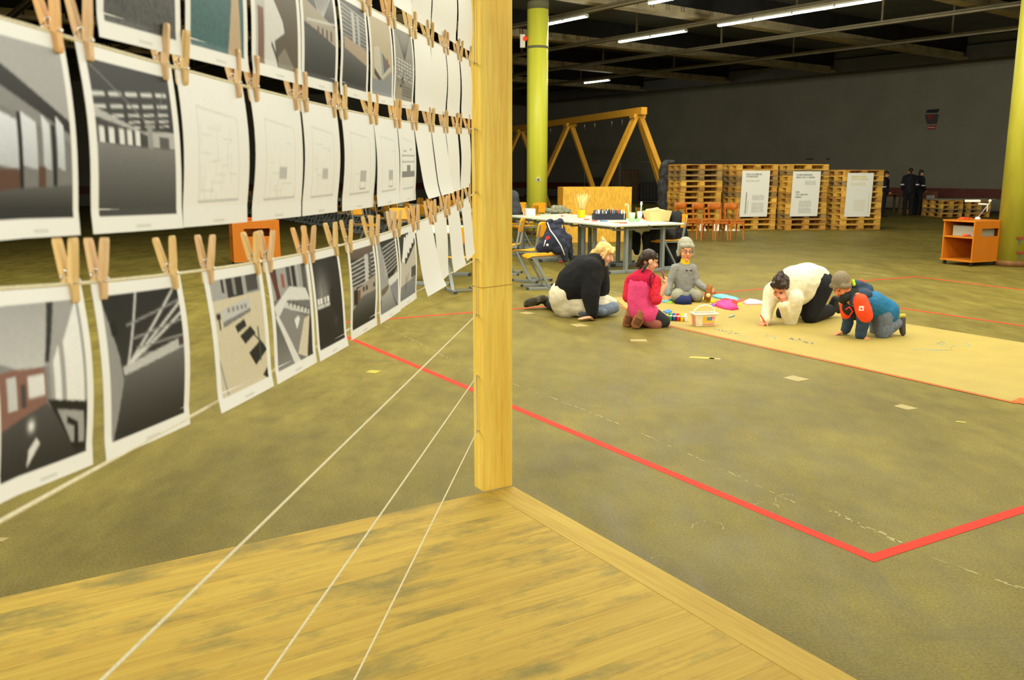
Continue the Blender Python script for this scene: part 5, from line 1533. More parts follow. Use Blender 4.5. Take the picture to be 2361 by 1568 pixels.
def face_parts(body, at, ax, s, hair_m=None, blush=True, looking_down=False):
    for q in (-1, 1):
        mb = MB(); mb.ball(at(q * .031, .084, .006), (.0125 * s, .007 * s, (.0070 if not looking_down else .004) * s), 10, 6, ax=ax); mb.build('eye', M_WHITE if not looking_down else M_EYE, body)
        if not looking_down:
            mb = MB(); mb.ball(at(q * .031, .0905, .006), (.0065 * s, .004 * s, .0068 * s), 8, 6, ax=ax); mb.build('iris', M_EYE, body)
        mb = MB(); mb.tube([at(q * .014, .0915, .027), at(q * .032, .0870, .032), at(q * .05, .072, .027)], .0022 * s, 6); mb.build('eyebrow', hair_m or M_EYE, body)
    mb = MB(); mb.ball(at(0, .0955, -.058), (.021 * s, .006 * s, .007 * s), 10, 6, ax=ax); mb.build('lips', M_LIP, body)
def hand_prims(w, d, n, s=1.0, thumb=1, curl=0.0, spread=.14):
    """w wrist, d finger direction, n back-of-hand normal, thumb +1/-1 side; curl bends the fingers towards the palm."""
    d = Vector(d).normalized(); n = Vector(n); n = (n - d * n.dot(d)).normalized(); sd = d.cross(n) * thumb
    def at(a, b, c): return w + d * (a * s) + sd * (b * s) + n * (c * s)
    pr = [(at(0, 0, 0), at(.03, 0, 0), .024 * s, .026 * s)]
    for k, b in enumerate((.028, .010, -.010, -.027)):
        pr.append((at(.02, b * .7, 0), at(.082, b, 0), .014 * s, .0125 * s))
    for b, l in zip((.030, .0105, -.0105, -.029), (.070, .080, .074, .058)):
        p = at(.083, b, 0); a0 = curl * .6; dirv = d
        ang = 0.0
        for seg, f in enumerate((.46, .31, .23)):
            ang += curl * (1.0, 1.1, .7)[seg]
            dirv = (d * math.cos(ang) - n * math.sin(ang)); dirv = (dirv + sd * (b * spread * 10 * .1) * math.cos(ang)).normalized()
            q = p + dirv * (l * f * s); pr.append((p, q, (.0098 - seg * .0008) * s, (.0092 - seg * .0010) * s)); p = q
    t0 = at(.022, .024, -.004); t1 = t0 + (d * .55 + sd * .8 - n * .2).normalized() * .038 * s; t2 = t1 + (d * .85 + sd * .35 - n * (.2 + curl * .4)).normalized() * .032 * s
    pr += [(t0, t1, .0145 * s, .012 * s), (t1, t2, .0115 * s, .0095 * s)]
    return pr
def limb(pts, rs): return [(pts[i], pts[i + 1], rs[i], rs[i + 1]) for i in range(len(pts) - 1)]
def grow(prims, d):
    out = []
    for q in prims:
        if q[0] == 'e': out.append(('e', q[1], q[2], tuple(x + d for x in q[3])))
        else: out.append((q[0], q[1], q[2] + d, q[3] + d))
    return out

# ------------------------------------------------------------------ blonde woman in black sweater, seated on the floor
Zb = 9.55
def w_(x, y, dz=0.0): return P(x, y, Zb + dz)
wm = thing('person', 'blonde woman in black sweater and cream tunic sitting on the floor', 'person', V3(w_(1320, 728).x, Zb, 0))
hc = w_(1393, 585, .02); hp, at, ax = head_prims(hc, (.92, -.26, -.42), (.38, .05, .92), .98)
torso = [(w_(1310, 692), w_(1326, 662), .125, .18), (w_(1326, 662), w_(1350, 628), .20, .185), (w_(1350, 628), w_(1370, 606), .165, .10)]
armN = limb([w_(1362, 622, -.12), w_(1360, 680, -.24), w_(1366, 731, -.33)], [.095, .075, .034])
armF = limb([w_(1382, 618, .14), w_(1391, 668, .10), w_(1388, 706, .0)], [.08, .065, .04])
neck = [(w_(1373, 604), w_(1386, 592), .062, .055)]
legs = limb([w_(1312, 702, .06), w_(1404, 706, .03), w_(1352, 716, -.06)], [.10, .055, .045]) + limb([w_(1300, 702, .15), w_(1280, 700, .35), w_(1266, 697, .52)], [.09, .06, .045])
hand = hand_prims(w_(1367, 731, -.335), (-.95, -.25, -.06), (0, 0, 1), 1.0, 1, .06, .2)
for hq in hand: pass
body = lump('body', hp + torso + armN + armF + neck + legs + hand, SKIN, wm, .0072, 3)
face_parts(body, at, ax, .98, mat('brow_fair', S(150, 110, 60), .7))
M_SWB = mat('sweater_black', S(17, 17, 17), .95, noise=.3, nscale=14, bump=.3)
lump('sweater', [(w_(1312, 677), w_(1330, 656), .185, .225), (w_(1330, 656), w_(1350, 630), .23, .205), (w_(1350, 630), w_(1371, 606), .19, .115)] + limb([w_(1362, 620, -.12), w_(1362, 680, -.24), w_(1366, 726, -.32)], [.125, .098, .058]) + limb([w_(1380, 622, .14), w_(1388, 668, .10), w_(1384, 700, .02)], [.11, .09, .06]), M_SWB, wm, .012, 5, disp=.018, dscale=.12)
M_TUN = mat('tunic_cream', S(222, 212, 184), .85, noise=.12, nscale=8, bump=.2)
lump('tunic', [(w_(1303, 683), w_(1308, 702), .185, .17), (w_(1305, 704, -.05), w_(1345, 711, -.12), .115, .09), (w_(1316, 692, -.05), w_(1346, 702, -.10), .135, .10), (w_(1330, 702, .06), w_(1396, 699, .04), .14, .098), (w_(1396, 699, .04), w_(1410, 702, .02), .098, .068), (w_(1350, 706, -.04), w_(1392, 706, -.03), .085, .072)], M_TUN, wm, .012, 4, disp=.03, dscale=.11)
M_JEAN = mat('jeans_grey_blue', S(112, 124, 142), .85, noise=.2, nscale=40)
lump('jeans', limb([w_(1330, 716, -.10), w_(1396, 715, -.09), w_(1415, 709, -.03)], [.060, .064, .066]) + limb([w_(1340, 719, -.16), w_(1388, 720, -.16)], [.045, .048]), M_JEAN, wm, .01, 3)
M_HB = mat('hair_blonde', S(236, 204, 128), .5, col2=S(206, 160, 84), nscale=60, stretch=(1, 1, .2), bump=.4)
lump('hair', [('e', at(0, -.02, .045), ax, (.088 * .98, .100 * .98, .084 * .98)), (at(-.06, -.05, .02), at(-.05, -.10, -.09), .05, .035), (at(.05, -.06, .02), at(.03, -.1, -.09), .05, .035), (at(.072, .03, .05), at(.080, .02, -.05), .022, .014), (at(-.072, .03, .05), at(-.08, .02, -.06), .022, .014), (at(.0, .07, .09), at(.05, .082, .045), .026, .016), (at(.0, .07, .09), at(-.05, .082, .045), .026, .016), (at(0, -.06, .115), at(0, -.09, .15), .03, .018), (at(0, -.1, -.04), at(0, -.13, -.11), .045, .02)], M_HB, wm, .008, 2, disp=.012, dscale=.02)
mb = MB(); rg = [at(.022 * math.cos(a), -.07 + .022 * math.sin(a) * .6, .125 + .012 * math.sin(a)) for a in np.linspace(0, 2 * PI, 14, endpoint=False)]
mb.tube(rg, .010, 7, closed=True); mb.build('hair_tie', mat('scrunchie_blue', S(150, 176, 205), .8), wm)
lump('trouser_leg', limb([w_(1296, 702, .2), w_(1280, 701, .36), w_(1264, 697, .54)], [.11, .085, .062]), mat('leggings_dark', S(40, 40, 40), .9), wm, .01, 2)
M_BOOT = mat('boot_black', S(44, 40, 34), .6, noise=.3, nscale=20)
lump('boot', [(w_(1268, 695, .52), w_(1250, 690, .5), .05, .052), (w_(1250, 690, .5), w_(1216, 701, .46), .05, .038), (w_(1240, 698, .46), w_(1212, 704, .44), .032, .025)], M_BOOT, wm, .009, 3)
M_SOLE = mat('boot_sole', S(86, 76, 54), .7, noise=.4, nscale=60, bump=.5)
sa, sb_ = w_(1257, 687, .43), w_(1209, 701, .40)
x, y, z = frame(sb_ - sa, V3(0, -1, .25)); axs = (x, y, z)
lump('boot_sole', [('e', sa.lerp(sb_, .12), axs, (.040, .016, .055)), ('e', sa.lerp(sb_, .66), axs, (.052, .016, .095)), ('e', sa.lerp(sb_, .4), axs, (.038, .014, .07))], M_SOLE, wm, .006, 1)
mb = MB()
for tq in (.0, .08, .16, .42, .5, .58, .66, .74, .82, .9):
    c_ = sa.lerp(sb_, tq) + y * .016; mb.tube([c_ - x * .034, c_ + z * .008, c_ + x * .034], .0045, 5)
o = mb.build('sole_tread', mat('tread_black', S(40, 36, 28), .8), wm); o['kind'] = 'stuff'

# ------------------------------------------------------------------ girl in pink fleece vest, kneeling
Zg = 8.85
def g_(x, y, dz=0.0): return P(x, y, Zg + dz)
gl = thing('person', 'dark haired girl in a pink and raspberry fleece vest kneeling on brown boots', 'person', V3(g_(1485, 755).x, Zg, 0))
hs = .88
hc = g_(1497, 601); hp, at, ax = head_prims(hc, (.90, .12, -.34), (.32, .05, .93), hs)
torso = [(g_(1478, 715), g_(1474, 690), .11, .10), (g_(1474, 690), g_(1480, 652), .10, .105), (g_(1480, 652), g_(1486, 635), .09, .055)]
shR, elR, wrR = g_(1509, 648, -.06), g_(1513, 691, -.12), g_(1534, 656, -.10)
shL, elL, wrL = g_(1455, 648, .05), g_(1447, 685, .04), g_(1470, 690, .22)
armR = limb([shR, elR, wrR], [.048, .037, .026]); armL = limb([shL, elL, wrL], [.048, .038, .026])
neck = [(g_(1487, 636), g_(1492, 620), .042, .042)]
legR = limb([g_(1490, 716, -.05), g_(1530, 740, .0), g_(1500, 746, -.04)], [.08, .052, .036])
legL = limb([g_(1474, 716, .08), g_(1512, 735, .16), g_(1482, 741, .09)], [.08, .052, .036])
hand = hand_prims(wrR, (.1, .1, 1), (.9, -.4, 0), .76, -1, 1.15, .1); hand2 = hand_prims(wrL, (.6, .7, 0), (0, 0, 1), .76, 1, .5)
body = lump('body', hp + torso + armR + armL + neck + legR + legL + hand + hand2, SKIN, gl, .0066, 3)
face_parts(body, at, ax, hs, mat('brow_brown', S(150, 104, 78), .6), looking_down=True)
M_HD = mat('hair_dark_brown', S(62, 42, 30), .45, col2=S(34, 22, 16), nscale=70, stretch=(1, 1, .25), bump=.4)
hair = [('e', at(0, -.022, .042), ax, (.083 * hs, .096 * hs, .088 * hs)), (at(0, -.085, .0), at(-.02, -.10, -.09), .045 * hs, .028 * hs), (at(0, .055, .085), at(.05, .06, .055), .024 * hs, .016 * hs), (at(0, .055, .085), at(-.05, .06, .055), .024 * hs, .016 * hs)]
for q in (-1, 1):
    for k in range(4):
        hair.append((at(q * .078, -.03 - k * .006, -.035 - k * .03), at(q * .078, -.034 - k * .006, -.05 - k * .03), .017 * hs, .014 * hs))
lump('hair', hair, M_HD, gl, .007, 2, disp=.008, dscale=.015)
M_RAS = mat('fleece_raspberry', S(190, 20, 60), .95, noise=.12, nscale=60, bump=.3); M_PINK = mat('fleece_pink', S(238, 76, 132), .95, noise=.12, nscale=60, bump=.3)
M_RED = mat('sleeve_red', S(226, 40, 62), .9, noise=.15, nscale=50, bump=.25)
lump('vest_yoke', [(g_(1478, 650), g_(1486, 640), .128, .095), (g_(1462, 648, .03), g_(1500, 647, -.05), .082, .082), (g_(1486, 634), g_(1489, 628), .066, .058)], M_RAS, gl, .009, 3)
lump('vest_body', [(g_(1478, 656), g_(1475, 690), .134, .128), (g_(1475, 690), g_(1482, 714), .13, .142), (g_(1482, 714), g_(1492, 722, -.03), .14, .12)], M_PINK, gl, .009, 3, disp=.01, dscale=.09)
lump('sleeve', limb([shR, elR, elR.lerp(wrR, .12)], [.066, .056, .050]), M_RED, gl, .008, 2, disp=.012, dscale=.03)
lump('sleeve', limb([shL, elL, elL.lerp(wrL, .5)], [.064, .054, .046]), M_RED, gl, .008, 2, disp=.012, dscale=.03)
mb = MB(); mb.tube([shR + (shR - EYE).normalized() * -.07 + V3(-.02 + .045 * math.cos(a) * .6, 0, .075 * math.sin(a)) for a in np.linspace(.5, PI * 1.35, 12)], .005, 6); mb.build('armhole_trim', mat('trim_maroon', S(70, 10, 30), .8), gl)
M_LEG = mat('leggings_charcoal', S(44, 46, 46), .9, noise=.2, nscale=40)
lump('leggings', grow(limb([g_(1490, 718, -.05), g_(1531, 741, .0), g_(1512, 747, -.05)], [.085, .058, .046]), .008) + grow(limb([g_(1476, 716, .08), g_(1513, 736, .16), g_(1492, 741, .1)], [.085, .058, .046]), .008), M_LEG, gl, .009, 3)
M_BT = mat('boots_brown', S(160, 92, 74), .7, noise=.15, nscale=20); M_BS = mat('boots_sole_brown', S(150, 96, 52), .75, noise=.25, nscale=40, bump=.3)
for (ank, heel, toe, nm) in ((g_(1512, 748, -.06), g_(1480, 718, -.12), g_(1466, 750, -.16), 0), (g_(1490, 742, .08), g_(1456, 710, .02), g_(1446, 748, -.03), 1)):
    lump('boot', [(ank, heel.lerp(toe, .5) + V3(.03, .08, 0), .064, .062), (heel + V3(.01, .055, -.01), toe + V3(.01, .055, .0), .046, .052), (heel.lerp(toe, .3) + V3(.02, .06, 0), ank, .052, .06)], M_BT, gl, .009, 3)
    x, y, z = frame(toe - heel, V3(0, -1, 0)); axs = (x, y, z); L = (toe - heel).length; mid = heel.lerp(toe, .5)
    lump('boot_sole', [('e', heel.lerp(toe, .14), axs, (.044, .016, .05)), ('e', heel.lerp(toe, .72), axs, (.056, .016, .080)), ('e', heel.lerp(toe, .42), axs, (.040, .014, .06))], M_BS, gl, .006, 1)
    mb = MB()
    for tq in (.5, .58, .66, .74, .82, .9): 
        c_ = heel.lerp(toe, tq) + V3(0, -.016, 0); mb.tube([c_ - x * .036, c_ + z * .006, c_ + x * .036], .005, 5)
    o = mb.build('sole_tread', mat('tread_dark', S(110, 66, 34), .8), gl); o['kind'] = 'stuff'
mb = MB(); pk = wrR + V3(.0, .0, .05); mb.cyl(pk + V3(-.02, -.02, .02), pk + V3(-.05, -.03, .10), .008, .008, 8); mb.cyl(pk + V3(-.05, -.03, .10), pk + V3(-.054, -.031, .112), .006, .002, 8)
tag(mb.build('marker', mat('marker_purple', S(150, 70, 130), .5)), 'small purple marker held up by the girl in pink', 'marker')

# ------------------------------------------------------------------ boy in grey with beanie and glasses
Zy = 10.75
def b_(x, y, dz=0.0): return P(x, y, Zy + dz)
by = thing('person', 'boy in grey sweatshirt, grey beanie and glasses kneeling behind the kraft paper', 'person', V3(b_(1575, 690).x, Zy, 0))
hs = 1.04
hc = b_(1581, 578); hp, at, ax = head_prims(hc, (.10, -1, -.10), (.03, 0, 1), hs)
torso = [(b_(1576, 676), b_(1576, 655), .10, .09), (b_(1576, 655), b_(1577, 628), .09, .09), (b_(1577, 628), b_(1579, 610), .08, .05)]
sR, eR, wR = b_(1557, 619), b_(1544, 652, -.02), b_(1539, 678, -.10)
sL, eL, wL = b_(1597, 620), b_(1604, 650, -.02), b_(1629, 668, -.12)
neck = [(b_(1579, 610), b_(1580, 596), .045, .045)]
legR = limb([b_(1565, 678, .05), b_(1561, 683, -.24), b_(1560, 688, .12)], [.08, .058, .045]); legL = limb([b_(1588, 676, .05), b_(1607, 683, -.18), b_(1600, 688, .12)], [.08, .058, .045])
hand = hand_prims(wR, (-.12, -.55, -.80), (-.1, -.8, .6), .80, 1, .12, .3); hand2 = hand_prims(wL, (.75, -.2, -.05), (.1, -.9, .5), .80, -1, .75)
body = lump('body', hp + torso + limb([sR, eR, wR], [.055, .042, .028]) + limb([sL, eL, wL], [.055, .042, .028]) + neck + legR + legL + hand + hand2, SKIN2, by, .007, 3)
face_parts(body, at, ax, hs, mat('brow_brown'))
M_GRY = mat('sweat_grey', S(138, 138, 132), .95, noise=.14, nscale=50, bump=.25); M_GRY2 = mat('trousers_grey', S(150, 148, 128), .95, noise=.14, nscale=50, bump=.25)
lump('sweatshirt', [(b_(1577, 664), b_(1576, 645), .112, .112), (b_(1576, 645), b_(1577, 626), .112, .104), (b_(1564, 619), b_(1591, 619), .066, .066), (b_(1578, 614), b_(1579, 609), .074, .062)] + limb([sR, eR, wR], [.060, .050, .040]) + limb([sL, eL, wL], [.060, .050, .040]), M_GRY, by, .009, 4, disp=.014, dscale=.07)
lump('trousers', grow(legR, .014) + grow(legL, .014) + [(b_(1566, 676, .04), b_(1586, 676, .04), .105, .105), (b_(1568, 682, -.08), b_(1592, 682, -.06), .06, .06)], M_GRY2, by, .010, 3, disp=.012, dscale=.08)
lump('neck_warmer', [(b_(1579, 607, -.01), b_(1580, 600, -.012), .058, .054)], mat('neck_yellow', S(226, 190, 20), .9), by, .007, 2)
M_BEAN = mat('beanie_grey', S(158, 156, 138), .95, noise=.15, nscale=70, bump=.35)
lump('beanie', [('e', at(0, -.03, .062), ax, (.094 * hs, .105 * hs, .098 * hs)), (at(-.075, -.01, .03), at(-.083, .0, -.05), .026 * hs, .022 * hs), (at(.075, -.01, .03), at(.083, .0, -.05), .026 * hs, .022 * hs), (at(-.06, .05, .062), at(.06, .05, .062), .03 * hs, .03 * hs), (at(0, .062, .068), at(0, .07, .07), .03 * hs, .028 * hs), (at(-.05, -.08, -.03), at(.05, -.08, -.03), .04 * hs, .04 * hs)], M_BEAN, by, .008, 3)
gls = MB()
for q in (-1, 1):
    gls.tube([at(q * .033 + .021 * math.cos(a), .100, .004 + .016 * math.sin(a)) for a in np.linspace(0, 2 * PI, 16, endpoint=False)], .0026, 5, closed=True)
    gls.tube([at(q * .055, .098, .006), at(q * .078, .06, .008), at(q * .082, .0, .01)], .0024, 5)
gls.tube([at(-.012, .104, .006), at(.012, .104, .006)], .0024, 5); gls.build('glasses', mat('glasses_dark', S(40, 36, 34), .3), by)
q = b_(1588, 624, -.122); mb = MB()
for sx in (-1, 1): mb.add([q + V3(0, 0, 0), q + V3(sx * .035, -.004, .014), q + V3(sx * .035, -.004, -.012)], [(0, 1, 2)] if sx > 0 else [(0, 2, 1)])
mb.build('chest_print', mat('print_dark', S(40, 40, 40), .8), by)
# piece of birch log in his hand
lg0, lg1 = b_(1630, 693, -.22), b_(1637, 657, -.20)
t = thing('log_piece', 'short brown log with a pale sawn face standing in the boy hand', 'log', lg0)
mb = MB(); mb.cyl(lg0 + V3(0, 0, .002), lg1, .042, .036, 14); mb.build('bark', mat('bark_brown', S(150, 96, 40), .9, noise=.35, nscale=30, bump=.5), t)
mb = MB(); mb.lathe(V3(0, 0, 0), [(.0001, 0), (.026, .0), (.026, .012), (.0001, .012)], 16)
Mx = Matrix.Translation(b_(1633, 681, -.262)) @ Matrix.Rotation(PI / 2, 4, 'X')
for q in mb.v: q[:] = (Mx @ q)[:]
mb.build('sawn_face', mat('sawn_pale', S(236, 214, 150), .7), t)

# ------------------------------------------------------------------ adult in cream sweater on hands and knees
Za = 9.1
def a_(x, y, dz=0.0): return P(x, y, Za + dz)
ad = thing('person', 'dark haired person in a cream sweater kneeling and drawing on the kraft paper', 'person', V3(a_(1840, 742).x, Za, 0))
hc = a_(1800, 662, -.12); hp, at, ax = head_prims(hc, (-.42, -.62, -.66), (-.28, -.52, .80), 1.0)
torso = [(a_(1874, 650, .15), a_(1862, 650, .1), .155, .165), (a_(1862, 650, .1), a_(1832, 655, .0), .165, .17), (a_(1832, 655), a_(1808, 668, -.05), .165, .12)]
sR, eR, wR = a_(1832, 690, -.16), a_(1822, 742, -.10), a_(1806, 704, -.22)
sL, eL, wL = a_(1780, 672, .02), a_(1772, 708, -.05), a_(1765, 738, -.16)
neck = [(a_(1815, 672, -.06), a_(1806, 670, -.10), .065, .06)]
thR = limb([a_(1882, 660, .08), a_(1868, 727, .0), a_(1912, 716, .30)], [.15, .075, .05]); thL = limb([a_(1862, 668, .3), a_(1808, 722, .32), a_(1850, 722, .6)], [.13, .075, .05])
hand = hand_prims(wL, (-.55, -.35, -.45), (-.5, -.3, .8), 1.0, -1, 1.0, .1); hand2 = hand_prims(wR, (-.1, -.15, .9), (.5, -.8, 0), 1.0, 1, .9)
body = lump('body', hp + torso + limb([sR, eR, wR], [.07, .05, .034]) + limb([sL, eL, wL], [.07, .05, .034]) + neck + thR + thL + hand + hand2, mat('skin_tan', S(218, 142, 104), .55, noise=.08, nscale=30), ad, .0075, 3)
face_parts(body, at, ax, 1.0, mat('brow_brown'), looking_down=True)
M_CRM = mat('sweater_cream', S(240, 230, 196), .95, noise=.1, nscale=40, bump=.3)
lump('sweater', [(a_(1880, 648, .15), a_(1862, 646, .1), .165, .182), (a_(1862, 646, .1), a_(1834, 654, .0), .185, .19), (a_(1834, 654), a_(1808, 668, -.05), .185, .125), (a_(1850, 668, .02), a_(1830, 686, -.04), .15, .11)] + limb([sR, eR, wR], [.098, .068, .052]) + limb([a_(1792, 666, .0), sL, eL, wL], [.10, .09, .068, .052]), M_CRM, ad, .011, 4, disp=.018, dscale=.10)
lump('hair', [('e', at(0, -.025, .045), ax, (.090, .105, .088)), (at(-.05, .05, .085), at(.05, .05, .085), .032, .032), (at(0, .03, .12), at(0, -.06, .135), .035, .035), (at(.06, .0, .0), at(.07, -.05, -.05), .028, .025), (at(-.06, .0, .0), at(-.07, -.05, -.05), .028, .025)], M_HD, ad, .008, 2, disp=.022, dscale=.03)
M_BLK = mat('trousers_black', S(20, 20, 22), .9, noise=.25, nscale=30)
lump('trousers', [(a_(1886, 655, .15), a_(1878, 668, .12), .165, .16)] + grow(thR, .018) + grow(thL, .014), M_BLK, ad, .011, 3)
mb = MB(); mb.cyl(a_(1908, 718, .27), a_(1914, 714, .33), .058, .056, 14); mb.build('sock', mat('sock_grey', S(150, 146, 124), .95), ad)
lump('shoe', [(a_(1917, 713, .34), a_(1926, 690, .32), .055, .042), (a_(1922, 702, .33), a_(1934, 716, .36), .05, .035)], mat('shoe_dark', S(40, 42, 42), .7, noise=.3, nscale=20), ad, .009, 3)
mb = MB(); mb.tube([at(-.082, .0, -.045), at(-.085, .004, -.055)], .008, 6); mb.tube([at(.082, .0, -.045), at(.085, .004, -.055)], .008, 6); mb.build('earrings', mat('earring_pale', S(240, 220, 180), .3), ad)
mb = MB(); q = wL + V3(-.035, -.04, -.015); mb.cyl(q + V3(.035, -.01, -.04), q + V3(-.03, .0, .075), .0075, .0075, 8); tag(mb.build('crayon', mat('crayon_red', S(226, 80, 50), .6)), 'red crayon gripped in the drawing hand', 'crayon')

# ------------------------------------------------------------------ small child in blue and orange jacket, crawling
Zt_ = 8.25
def t_(x, y, dz=0.0): return P(x, y, Zt_ + dz)
tk = thing('person', 'small child in a blue and orange jacket and grey beanie crawling on the kraft paper', 'person', V3(t_(2000, 780).x, Zt_, 0))
hs = .86
hc = t_(1939, 660, .0); hp, at, ax = head_prims(hc, (-.62, -.45, -.62), (-.45, -.25, .86), hs)
torso = [(t_(2036, 722, .12), t_(2010, 705, .06), .10, .105), (t_(2010, 705, .06), t_(1972, 690, .0), .105, .095)]
sR, eR, wR = t_(1985, 700, -.08), t_(1990, 742, -.08), t_(1988, 776, -.06)
sL, eL, wL = t_(1952, 698, .08), t_(1955, 738, .10), t_(1946, 764, .14)
neck = [(t_(1968, 684), t_(1952, 674), .05, .048)]
thR = limb([t_(2034, 732, .04), t_(2034, 768, .0), t_(2068, 744, .10)], [.085, .055, .042]); thL = limb([t_(2026, 730, .2), t_(2022, 763, .24), t_(2055, 760, .42)], [.08, .055, .04])
hand = hand_prims(wR, (.75, -.3, -.28), (0, -.2, 1), .72, 1, .08, .2); hand2 = hand_prims(wL, (-.9, -.2, -.22), (0, 0, 1), .72, 1, .08, .2)
body = lump('body', hp + torso + limb([sR, eR, wR], [.045, .036, .025]) + limb([sL, eL, wL], [.045, .036, .025]) + neck + thR + thL + hand + hand2, mat('skin_ruddy', S(226, 138, 88), .55, noise=.08, nscale=30), tk, .0065, 3)
face_parts(body, at, ax, hs, M_EYE, looking_down=True)
M_JB = mat('jacket_blue', S(24, 110, 156), .7, noise=.15, nscale=30, bump=.2); M_JN = mat('jacket_slate', S(44, 66, 88), .75, noise=.2, nscale=30, bump=.2); M_JO = mat('jacket_orange', S(250, 76, 30), .7, noise=.08, nscale=30)
M_JK = mat('jacket_dark_green', S(34, 40, 36), .8, noise=.3, nscale=20)
lump('jacket_back', [(t_(2042, 720, .12), t_(2010, 702, .06), .128, .132), (t_(2010, 702, .06), t_(1985, 694, .03), .130, .115)], M_JB, tk, .009, 3, disp=.014, dscale=.07)
lump('jacket_hood', [(t_(1972, 692, -.04), t_(1986, 696, -.06), .066, .066), (t_(1976, 658, .03), t_(1992, 664, .08), .055, .055), (t_(1985, 672, .04), t_(1998, 668, .08), .062, .06), (t_(1998, 668, .08), t_(2000, 678, .06), .06, .055), (t_(1978, 680, .0), t_(1996, 680, -.02), .07, .06)], M_JN, tk, .009, 3, disp=.012, dscale=.05)
lump('jacket_front', [(t_(1975, 692, .05), t_(1962, 708, .02), .095, .085), (t_(1966, 690, .05), t_(1972, 722, .06), .08, .07), (t_(1956, 682, -.01), t_(1974, 678, .0), .06, .065)], M_JK, tk, .009, 3)
lump('shoulder_panel', limb([t_(1984, 694, -.10), t_(1991, 716, -.115), t_(1995, 728, -.11)], [.070, .076, .070]) , M_JO, tk, .008, 3)
lump('shoulder_panel', limb([t_(1950, 704, .06), t_(1953, 724, .08)], [.058, .058]), M_JO, tk, .008, 3)
lump('sleeve', limb([t_(1991, 726, -.09), t_(1990, 745, -.08), t_(1984, 772, -.06)], [.068, .060, .052]), M_JN, tk, .008, 3, disp=.012, dscale=.05)
lump('sleeve', limb([t_(1954, 722, .08), t_(1956, 742, .10), t_(1950, 760, .13)], [.056, .052, .046]), M_JN, tk, .008, 3, disp=.012, dscale=.05)
lump('hood_lining', [(t_(1985, 648, .05), t_(1995, 657, .06), .022, .018)], M_JO, tk, .006, 2)
lump('collar_lining', [(t_(1967, 648, -.02), t_(1969, 656, -.03), .016, .016)], mat('lime_lining', S(190, 230, 40), .7), tk, .005, 1)
q = t_(1986, 711, -.205); mb = MB(); mb.box(q, (.045, .006, .042)); mb.build('sleeve_badge', M_WHITE, tk)
mb = MB(); mb.box(q + V3(0, -.004, -.002), (.018, .004, .014)); mb.build('badge_mark', pm_('red'), tk)
mb = MB(); mb.tube([t_(1950, 714, -.1), t_(1958, 708, -.1), t_(1966, 718, -.11), t_(1955, 734, -.10)], .007, 6); mb.build('zip_cord', pm_('red'), tk)
lump('beanie', [('e', at(0, -.035, .058), ax, (.092 * hs, .110 * hs, .100 * hs)), (at(-.07, .045, .045), at(.07, .045, .045), .03 * hs, .03 * hs), (at(0, .07, .05), at(0, .06, .06), .03 * hs, .03 * hs), (at(.075, -.03, -.02), at(.07, .03, .03), .03 * hs, .028 * hs), (at(-.075, -.03, -.02), at(-.07, .03, .03), .03 * hs, .028 * hs)], mat('beanie_brown', S(136, 122, 98), .95, noise=.15, nscale=70, bump=.35), tk, .008, 3)
lump('scarf', [(t_(1946, 685, -.03), t_(1966, 676, .0), .046, .05), (t_(1944, 690, .02), t_(1960, 692, .03), .045, .045)], M_JK, tk, .008, 2)
M_JG = mat('jeans_toddler', S(104, 112, 124), .9, noise=.25, nscale=40)
lump('jeans', grow(thR, .014) + grow(thL, .012) + [(t_(2036, 730, .1), t_(2030, 738, .1), .1, .095)], M_JG, tk, .009, 3, disp=.01, dscale=.05)
lump('shoe', [(t_(2073, 744, .10), t_(2080, 736, .10), .040, .034), (t_(2078, 742, .10), t_(2082, 768, .08), .038, .026)], mat('shoe_grey', S(70, 66, 62), .7), tk, .007, 2)
lump('shoe_heel', [(t_(2072, 729, .09), t_(2084, 728, .1), .022, .022)], mat('shoe_yellow', S(190, 174, 60), .7), tk, .006, 1)

